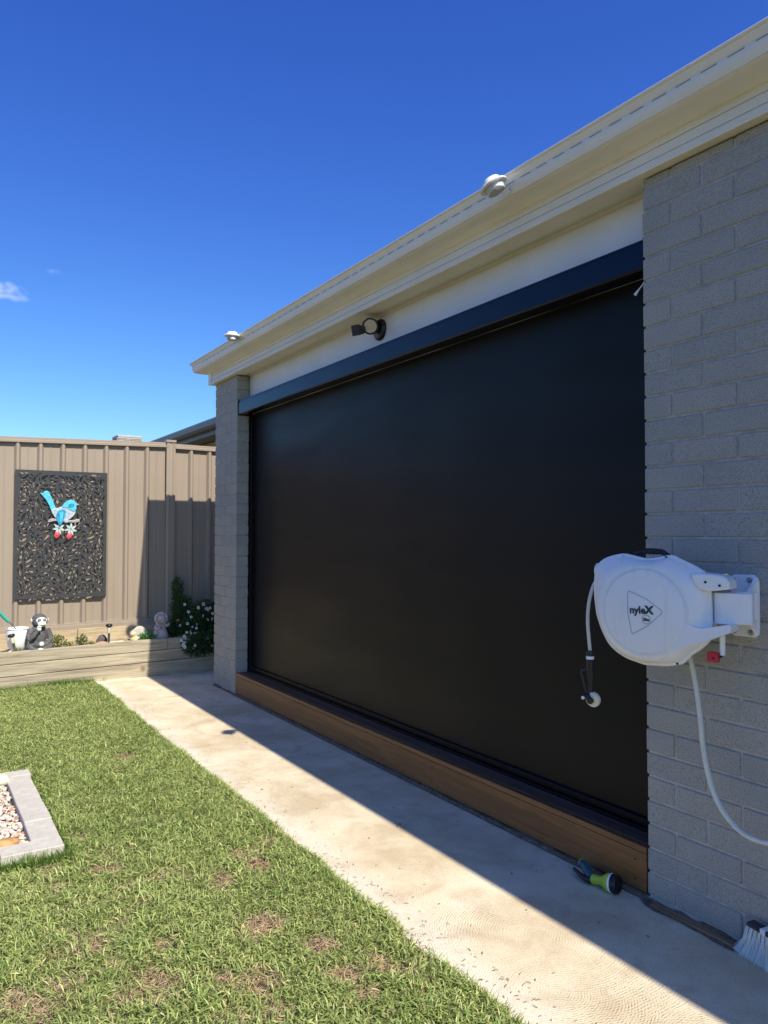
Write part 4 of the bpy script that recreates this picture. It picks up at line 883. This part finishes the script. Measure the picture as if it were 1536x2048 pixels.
for i, (zx, zy) in enumerate(fpos[1:]):
    # spread read off the bush, turned into metres on its front
    X_ = 2.22+(zx-985)*.000845; Z_ = .648-(zy-145)*.000765; Y_ = 7.275+max(0, Z_-.26)*.42+rn.uniform(-.015, .015)
    if first: o = fme; first = False; cn = cen
    else: o = fme.copy(); COL.objects.link(o); cn = cen.copy(); COL.objects.link(cn)
    o.parent = fbsh; o.location = (X_-2.47, Y_-7.52, Z_-gz(2.47)); s_ = rn.uniform(.6, .95); o.scale = (s_, s_, s_); o.rotation_euler = (rn.uniform(-.5, .5), rn.uniform(0, 3), rn.uniform(-.7, .5))
    cn.parent = o
cl_ = thing('climbing_plant', 'tall dark leafy climber growing up the shaded fence behind the bush', 'plant', (2.37, 7.72, gz(2.37)))
mb = MB()
for c_, r_, n_ in (((2.36, 7.76, .42), (.10, .07, .14), 650), ((2.37, 7.78, .60), (.085, .06, .14), 520), ((2.345, 7.80, .78), (.05, .05, .12), 260), ((2.30, 7.72, .40), (.07, .06, .08), 300), ((2.44, 7.77, .60), (.05, .05, .10), 160), ((2.22, 7.66, .36), (.07, .05, .05), 200)): leaves(mb, c_, r_, n_, .032, .018, rn)
sub(mb.build('foliage', leaf_mat('mid_leaf', (.035, .085, .02), (.085, .16, .04)), smooth=0), cl_, (2.37, 7.72, gz(2.37)))
mb = MB(); stems(mb, (2.37, 7.74, .28), [(2.345, 7.80, .88), (2.40, 7.78, .72), (2.33, 7.78, .66), (2.44, 7.78, .62)], .005); sub(mb.build('stem', M_st), cl_, (2.37, 7.72, gz(2.37)))
of = MB().ell((2.306, 7.63, .478), (.018, .012, .013)).build('orange_flower', mat('faded_orange', (.5, .16, .07), .7)); sub(of, cl_, (2.37, 7.72, gz(2.37)))
def clump(x, y, r_, h_, n_, label, m=M_lv2, L_=.026, W_=.011):
    t = thing('bedding_plant', label, 'plant', (x, y, gz(x))); mb = MB(); leaves(mb, (x, y, gz(x)+h_*.5), (r_, r_*.8, h_*.6), n_, L_, W_, rn, up=.8)
    sub(mb.build('foliage', m, smooth=0), t, (x, y, gz(x))); mb = MB(); stems(mb, (x, y, gz(x)-.01), [(x+rn.uniform(-1, 1)*r_, y+rn.uniform(-.6, .6)*r_, gz(x)+h_*rn.uniform(.6, 1.05)) for _ in range(9)], .0022); sub(mb.build('stem', M_st), t, (x, y, gz(x)))
clump(1.175, 7.53, .075, .115, 330, 'leafy olive bedding plant right beside the monkey figurine')
clump(1.375, 7.50, .052, .10, 230, 'darker small bedding plant midway along the sunlit bed', leaf_mat('green2', (.06, .10, .02), (.15, .2, .05)))
clump(1.27, 7.49, .035, .05, 80, 'tiny low bedding plant between the two bigger bedding plants')
clump(1.45, 7.48, .03, .035, 60, 'flat tuft of weeds just left of the reddish stone')
clump(1.965, 7.47, .075, .06, 160, 'bright strappy green plant between the duck and the child statue', leaf_mat('bright', (.07, .22, .05), (.14, .34, .08)), .06, .014)
clump(.83, 7.40, .035, .05, 60, 'little weed at the foot of the leaning stake light')

# ------------------------------------------------------------------ paver-edged gravel bed in the lawn
M_pav = mat('grey_paver', (.50, .465, .405), .85, .12, 30, .6, 220, dirt=((.33, .31, .27), 7, .5, .8, .4))
def paver(x0_, x1_, y0_, y1_, label, dz=0, rot=0):
    o = MB().box((-(x1_-x0_)/2+.0012, -(y1_-y0_)/2+.0012, -.05), ((x1_-x0_)/2-.0012, (y1_-y0_)/2-.0012, .012), .003).build('paver', M_pav, smooth=0)
    o.location = ((x0_+x1_)/2, (y0_+y1_)/2, .038+dz); o.rotation_euler = (R(random.uniform(-.6, .6)), R(random.uniform(-.8, .8)), R(rot)); tag(o, label, 'paver', 'grey pavers edging the gravel bed')
ysp = [4.549, 4.293, 4.045, 3.793, 3.565]
nm = ['paver on the bed\'s right side nearest the far end', 'second paver from the far end on the bed\'s right side', 'slightly proud paver, third from the far end on the right side', 'last paver of the right side before the near corner']
for i in range(4): paver(.460, .577, ysp[i+1], ysp[i], nm[i], (0, .001, .006, .0)[i], (.3, -.4, .5, -.2)[i])
xx = [.586, .345, .105, -.135, -.375, -.615]
for i in range(5):
    paver(xx[i+1], xx[i], 4.551, 4.655, ('corner paver at the far right end of the gravel bed', 'far-edge paver left of the far corner one', 'third paver from the far corner along the bed\'s far edge', 'fourth paver from the far corner along the bed\'s far edge', 'fifth paver from the far corner along the bed\'s far edge')[i], 0, .2)
    paver(xx[i+1]-.01, xx[i]-.01, 3.448, 3.563, ('corner paver at the near right end of the gravel bed', 'near-edge paver left of the near corner one', 'third paver from the near corner along the bed\'s near edge', 'fourth paver from the near corner along the bed\'s near edge', 'fifth paver from the near corner along the bed\'s near edge')[i], .001, -.3)
gb = MB().box((-.62, 3.56, -.03), (.462, 4.555, .008)); struct(gb.build('gravel_base', M_dirt, smooth=0))
# pebbles: one object
mbv = []; mbf = []; ico = bmesh.new(); bmesh.ops.create_icosphere(ico, subdivisions=2, radius=1); iv = np.array([v.co[:] for v in ico.verts]); ifc = np.array([[v.index for v in f.verts] for f in ico.faces]); ico.free()
NP = 4200; Vp = np.zeros((NP, len(iv), 3)); cp = np.zeros((NP, len(iv), 4))
pc = np.array([(.66, .61, .52), (.58, .51, .41), (.74, .70, .62), (.50, .33, .25), (.40, .20, .15), (.54, .42, .28), (.28, .24, .21)])
for i in range(NP):
    r_ = rng.uniform(.006, .0125); sc3 = np.array([rng.uniform(.8, 1.4), rng.uniform(.7, 1.1), rng.uniform(.5, .85)])*r_
    v = iv*(1+.16*np.sin(iv[:, [1, 2, 0]]*rng.uniform(2, 5)+rng.uniform(0, 6)))*sc3
    a, b2 = rng.uniform(0, 6.28), rng.uniform(-.6, .6); Rz = np.array([[math.cos(a), -math.sin(a), 0], [math.sin(a), math.cos(a), 0], [0, 0, 1]]); Rx = np.array([[1, 0, 0], [0, math.cos(b2), -math.sin(b2)], [0, math.sin(b2), math.cos(b2)]])
    lay = i/NP; x, y = rng.uniform(-.33, .452), rng.uniform(3.575, 4.54)
    Vp[i] = v @ (Rz @ Rx).T+np.array([x, y, .010+.016*lay+rng.uniform(0, .004)])
    cp[i, :, :3] = pc[rng.choice(7, p=[.24, .18, .18, .13, .09, .10, .08])]*rng.uniform(.85, 1.05); cp[i, :, 3] = 1
def attr_mat(name, rough=.7, tr=0, bump=0):
    m = bpy.data.materials.new(name); m.use_nodes = True; p_ = bsdf(m); L = m.node_tree.links
    a = N(m, 'ShaderNodeAttribute'); a.attribute_name = 'tint'; L.new(a.outputs['Color'], p_.inputs['Base Color']); p_.inputs['Roughness'].default_value = rough; p_.inputs['Specular IOR Level'].default_value = .3
    if tr:
        t = N(m, 'ShaderNodeBsdfTranslucent'); L.new(a.outputs['Color'], t.inputs[0]); mx = N(m, 'ShaderNodeMixShader'); mx.inputs[0].default_value = tr
        L.new(p_.outputs[0], mx.inputs[1]); L.new(t.outputs[0], mx.inputs[2]); L.new(mx.outputs[0], m.node_tree.nodes['Material Output'].inputs[0])
    return m
nF = len(ifc); lv = (ifc[None]+(np.arange(NP)*len(iv))[:, None, None]).reshape(-1)
pb = npmesh('gravel', Vp.reshape(-1, 3), np.arange(NP*nF)*3, None, lv, attr_mat('pebble', .7), cp.reshape(-1, 4), True)
tag(pb, 'white and pink pebbles filling the paver-edged bed', 'gravel'); pb['kind'] = 'stuff'
rock((.425, 4.505, .052), (.055, .042, .030), 'smooth cream stone in the far corner of the gravel bed', M_r3, 11)
rock((.350, 3.598, .045), (.065, .040, .022), 'flat orange stone at the near edge of the gravel bed', mat('orange_stone', (.48, .26, .10), .8, .3, 15, .4, 50), 12)

# ------------------------------------------------------------------ grass
def vnoise(x, y, s_, seed):
    r2 = np.random.default_rng(seed); G_ = r2.random((64, 64)); X = x/s_+100; Y = y/s_+100; xi = np.floor(X).astype(int); yi = np.floor(Y).astype(int); fx = X-xi; fy = Y-yi; fx = fx*fx*(3-2*fx); fy = fy*fy*(3-2*fy)
    g4 = lambda a, b2: G_[a % 64, b2 % 64]
    return (g4(xi, yi)*(1-fx)+g4(xi+1, yi)*fx)*(1-fy)+(g4(xi, yi+1)*(1-fx)+g4(xi+1, yi+1)*fx)*fy
EDGE = lambda y: 1.446+.006*np.sin(y*2.1)+.006*np.sin(y*11+1)+.012*(vnoise(y, y*0, .09, 9)-.5)
patches = [(1.118, 4.775, 0.08, 0.9), (1.195, 3.086, 0.05, 0.9), (1.235, 2.95, 0.065, 1.0), (1.061, 2.902, 0.06, 0.95), (1.059, 2.493, 0.09, 1.0), (0.664, 3.237, 0.055, 0.85), (0.632, 2.755, 0.04, 0.85), (0.747, 2.899, 0.035, 0.8), (0.738, 2.543, 0.05, 0.8), (0.566, 2.515, 0.045, 0.8), (0.652, 2.34, 0.10, 0.9), (0.832, 2.253, 0.055, 0.9), (0.918, 2.188, 0.08, 0.9), (0.284, 2.465, 0.07, 0.9), (0.428, 2.478, 0.065, 0.75), (0.556, 2.298, 0.045, 0.8), (0.661, 3.632, 0.05, 0.75), (0.485, 3.15, 0.05, 0.7), (0.902, 2.022, 0.05, 0.8), (0.334, 2.372, 0.08, 0.8), (1.168, 2.281, 0.065, 1.0), (1.155, 2.088, 0.06, 1.0), (1.168, 1.975, 0.045, 0.9), (.75, 4.1, .05, .5), (.93, 3.7, .06, .5)]
def dry(x, y):
    d_ = .75*np.clip(vnoise(x, y, .26, 4)*vnoise(x, y, .08, 5)-.22, 0, 1)*2*np.clip((5.6-y)/2.5, .25, 1)+.10*np.clip((3.4-y)/1.6, 0, 1)
    for px, py, r_, a in patches:
        q_ = np.hypot(x-px, (y-py)*.8)/r_*(.7+.6*vnoise(x, y, .05, 6)); d_ = np.maximum(d_, a*np.clip(1.35-q_, 0, 1))
    return np.clip(d_+.35*(vnoise(x, y, .03, 7)-.5), 0, 1)
def blades(n, x0_, x1_, y0_, y1_, kind='green'):
    x = rng.uniform(x0_, x1_, n); y = rng.uniform(y0_, y1_, n); 
    if kind == 'edge': x = EDGE(y)-np.abs(rng.normal(0, .03, n))
    ok = (x < EDGE(y)+.004) & ~((x > -.63) & (x < .60) & (y > 3.436) & (y < 4.665)) & (y < 7.34)
    dr = dry(x, y)
    if kind in ('green', 'edge'): ok &= rng.random(n) > dr*1.15
    if kind == 'straw': ok &= rng.random(n) < .34+dr*1.3
    x, y, dr = x[ok], y[ok], dr[ok]; n = len(x)
    tall = .55+.5*vnoise(x, y, .35, 8)+.75*vnoise(x, y, .055, 3)
    az = rng.uniform(0, 2*PI, n)
    if kind == 'green': L_ = rng.uniform(.016, .036, n)*tall; W_ = rng.uniform(.0028, .0048, n); el = np.radians(rng.uniform(2, 62, n)); z = rng.uniform(-.018, .012, n)*tall
    elif kind == 'edge': L_ = rng.uniform(.020, .046, n); W_ = rng.uniform(.0024, .0040, n); el = np.radians(rng.uniform(15, 85, n)); z = rng.uniform(-.018, .006, n)
    else: L_ = rng.uniform(.018, .045, n); W_ = rng.uniform(.0014, .0030, n); el = np.radians(rng.uniform(-4, 28, n)); z = rng.uniform(-.018, -.006, n)+dr*.010
    dh = np.stack([np.cos(az), np.sin(az)], 1); sd = np.stack([-np.sin(az), np.cos(az), rng.uniform(-.7, .7, n)], 1); sd /= np.linalg.norm(sd, axis=1)[:, None]
    el2 = el-np.radians(rng.uniform(10, 55, n))*(1 if kind != 'straw' else .3)
    b0 = np.stack([x, y, z], 1); d1 = np.concatenate([dh*np.cos(el)[:, None], np.sin(el)[:, None]], 1); d2 = np.concatenate([dh*np.cos(el2)[:, None], np.sin(el2)[:, None]], 1)
    m1 = b0+d1*(L_*.5)[:, None]; tp = m1+d2*(L_*.5)[:, None]; hw = sd*(W_/2)[:, None]
    V = np.stack([b0-hw*.7, b0+hw*.7, m1+hw, m1-hw, tp], 1)
    if kind == 'straw':
        c_ = (np.array([.64, .47, .29])*dr[:, None]+np.array([.62, .54, .32])*(1-dr[:, None]))*rng.uniform(.5, 1.15, (n, 1))+rng.normal(0, .01, (n, 3))
    else:
        a_ = np.array([.17, .265, .06]); b2 = np.array([.46, .53, .18]); y3 = np.array([.62, .56, .25]); t = rng.random((n, 1))*.75+.35*vnoise(x, y, .3, 12)[:, None]; c_ = a_*(1-t)+b2*t
        ye = (rng.random(n) < .06+.25*dr)[:, None]; c_ = np.where(ye, y3*rng.uniform(.7, 1.2, (n, 1)), c_)*rng.uniform(.6, 1.35, (n, 1))
    C = np.ones((n, 5, 4)); C[:, :, :3] = np.clip(c_, .01, 1)[:, None]; 
    if kind != 'straw': C[:, :2, :3] = C[:, :2, :3]*.6+np.array([.30, .27, .13])*.4
    return V, C
parts_ = [blades(150000, -.15, 1.47, 1.35, 3.3), blades(120000, .0, 1.47, 3.3, 5.3), blades(110000, .1, 1.47, 5.3, 7.36), blades(26000, 1.3, 1.5, 1.3, 7.3, 'edge'),
          blades(90000, -.15, 1.47, 1.35, 3.3, 'straw'), blades(60000, 0, 1.47, 3.3, 5.3, 'straw'), blades(30000, .1, 1.47, 5.3, 7.36, 'straw'),
          blades(60000, -3.0, .1, .8, 7.36), blades(40000, -1.2, 1.47, -.6, 1.35)]
# longer fringe along pavers and sleepers
def fringe(n, xa, xb, yc, sp, hmin, hmax):
    V, C = blades(n, xa, xb, yc-sp, yc+sp, 'edge_'); return V, C
V = np.concatenate([p_[0] for p_ in parts_]); C = np.concatenate([p_[1] for p_ in parts_])
def tuft_line(n, xs_, ys_, L0_, L1_):
    x, y = xs_, ys_; L_ = rng.uniform(L0_, L1_, n); az = rng.uniform(0, 2*PI, n); el = np.radians(rng.uniform(50, 88, n)); dh = np.stack([np.cos(az), np.sin(az)], 1); sd = np.stack([-np.sin(az), np.cos(az), np.zeros(n)], 1)*.0018
    b0 = np.stack([x, y, np.full(n, -.02)], 1); el2 = el-np.radians(rng.uniform(5, 40, n))
    m1 = b0+np.concatenate([dh*np.cos(el)[:, None], np.sin(el)[:, None]], 1)*(L_*.5)[:, None]; tp = m1+np.concatenate([dh*np.cos(el2)[:, None], np.sin(el2)[:, None]], 1)*(L_*.5)[:, None]
    Vv = np.stack([b0-sd, b0+sd, m1+sd*.9, m1-sd*.9, tp], 1); t = rng.random((n, 1)); c_ = np.array([.09, .18, .03])*(1-t)+np.array([.2, .3, .07])*t; Cc = np.ones((n, 5, 4)); Cc[:, :, :3] = c_[:, None]; return Vv, Cc
tl_ = [tuft_line(2600, rng.uniform(-.6, .60, 2600), 3.432-np.abs(rng.normal(0, .02, 2600)), .05, .095), tuft_line(900, .600+np.abs(rng.normal(0, .012, 900)), rng.uniform(3.43, 4.67, 900), .035, .065), tuft_line(500, rng.uniform(-.2, .6, 500), 4.67+np.abs(rng.normal(0, .01, 500)), .03, .06),
       tuft_line(2200, rng.uniform(.0, 1.45, 2200), 7.335-np.abs(rng.normal(0, .03, 2200)), .04, .075), tuft_line(500, 1.43+rng.normal(0, .012, 500), rng.uniform(1.4, 5.5, 500), .035, .07), tuft_line(700, rng.normal(1.18, .12, 700), 7.33-np.abs(rng.normal(0, .03, 700)), .06, .10)]
V = np.concatenate([V]+[t_[0] for t_ in tl_]); C = np.concatenate([C]+[t_[1] for t_ in tl_])
nc = 420; cx_ = 1.45+np.abs(rng.normal(0, .09, nc)); cy_ = rng.uniform(1.3, 7.2, nc); ca_ = rng.uniform(0, 6.28, nc); cl2 = rng.uniform(.008, .022, nc)
D_ = np.stack([np.cos(ca_), np.sin(ca_), np.zeros(nc)], 1)*cl2[:, None]; S_ = np.stack([-np.sin(ca_), np.cos(ca_), np.zeros(nc)], 1)*.0013; B0 = np.stack([cx_, cy_, np.full(nc, .002)], 1)
up_ = np.array([0, 0, .003]); Vc = np.stack([B0-S_, B0+S_, B0+D_*.5+S_+up_, B0+D_*.5-S_+up_, B0+D_], 1); Cc_ = np.ones((nc, 5, 4)); Cc_[:, :, :3] = (np.array([.34, .26, .13])*rng.uniform(.5, 1.1, (nc, 1)))[:, None]
V = np.concatenate([V, Vc]); C = np.concatenate([C, Cc_])
n = len(V); base = (np.arange(n)*5)[:, None]; lv = np.concatenate([base+np.array([[0, 1, 2, 3]]), base+np.array([[3, 2, 4]])], 1).reshape(-1); st_ = ((np.arange(n)*7)[:, None]+np.array([[0, 4]])).reshape(-1)
gr = npmesh('grass', V.reshape(-1, 3), st_, None, lv, attr_mat('grass_blade', .5, .32), C.reshape(-1, 4)); tag(gr, 'short green lawn grass with dry brown patches', 'grass'); gr['kind'] = 'stuff'
print('blades', n)
# leaf litter crumbs on the path
cr = MB()
for (x, y, s_) in ((1.955, 3.015, .012), (1.93, 3.0, .007), (1.75, 2.95, .006), (2.05, 1.9, .006), (1.60, 3.8, .009), (1.72, 3.4, .006), (2.15, 2.6, .007), (1.66, 2.3, .006), (2.2, 2.9, .008), (1.95, 4.6, .006), (2.05, 2.35, .01), (2.12, 1.75, .008), (1.55, 5.3, .006), (1.9, 2.1, .005), (2.17, 3.4, .01), (1.62, 3.25, .007), (2.2, 6.9, .012)):
    a = random.uniform(0, 6.28); c_, s2 = math.cos(a)*s_, math.sin(a)*s_
    cr.add([(x-c_, y-s2, .003), (x+s2*.4, y-c_*.4, .006), (x+c_, y+s2, .004), (x-s2*.4, y+c_*.4, .005)], [(0, 1, 2, 3)])
lo = cr.build('leaf_litter', mat('dead_leaf', (.10, .065, .035), .9), smooth=0); tag(lo, 'scattered brown leaf crumbs on the concrete path', 'leaf litter'); lo['kind'] = 'stuff'

# ------------------------------------------------------------------ neighbour's house beyond the fence
nb = thing('neighbour_house', 'cream rendered house with grey gutter and dark roof beyond the fence', 'house', (3.9, 10, 0))
def nbp(o): o.parent = nb; o.matrix_parent_inverse = Matrix.Translation((-3.9, -10, 0)); return o
M_ngut = mat('grey_gutter', (.16, .165, .175), .45); M_nwall = mat('cream_render', (.62, .55, .40), .8, .06, 6, .2, 90)
nbp(MB().box((4.0, 9.2, -.02), (9.6, 27, 2.76)).build('wall', M_nwall, smooth=0))
nbp(MB().loft([[(3.50, y, 2.915), (3.49, y, 2.90), (3.50, y, 2.83), (3.53, y, 2.80), (3.62, y, 2.80), (3.62, y, 2.915)] for y in (8.7, 27.5)]).build('gutter', M_ngut, smooth=30))
nbp(MB().box((3.62, 8.82, 2.735), (3.642, 27.4, 2.90)).build('fascia', M_ngut, smooth=0))
nbp(MB().box((3.642, 8.82, 2.775), (4.0, 27.4, 2.785)).build('soffit', mat('grey_soffit', (.22, .215, .20), .8), smooth=0))
nbp(MB().add([(3.50, 8.7, 2.918), (3.50, 27.5, 2.918), (6.8, 24.2, 2.918+3.3*s), (6.8, 12.0, 2.918+3.3*s), (10.1, 8.7, 2.918), (10.1, 27.5, 2.918)], [(0, 3, 2, 1), (0, 4, 3), (4, 5, 2, 3), (1, 2, 5)]).build('roof', M_roof, smooth=0))
ev = thing('evaporative_cooler', 'boxy louvred grey evaporative cooler showing above the fence', 'cooler', (4.65, 19.8, 3.25))
M_ev = mat('cooler_grey', (.30, .29, .28), .6, .1); 
e0 = MB().loft([[(x*s2+4.65, y*s2+19.8, z) for x, y in ((-.30, -.30), (.30, -.30), (.30, .30), (-.30, .30))] for z, s2 in ((3.25, .95), (3.42, 1.0), (3.72, .97))]); sub(e0.build('casing', M_ev, smooth=0), ev, (4.65, 19.8, 3.25))
sub(MB().box((4.35, 19.50, 3.7205), (4.95, 20.10, 3.775), .01).build('lid', mat('cooler_lid', (.42, .40, .37), .6), smooth=0), ev, (4.65, 19.8, 3.25))
lvb = MB()
for i in range(9):
    z = 3.44+i*.031; lvb.box((4.37, 19.482, z), (4.93, 19.512, z+.014)); lvb.box((4.332, 19.52, z), (4.362, 20.08, z+.014))
sub(lvb.build('louvre', mat('louvre_pale', (.50, .46, .40), .6), smooth=0), ev, (4.65, 19.8, 3.25))
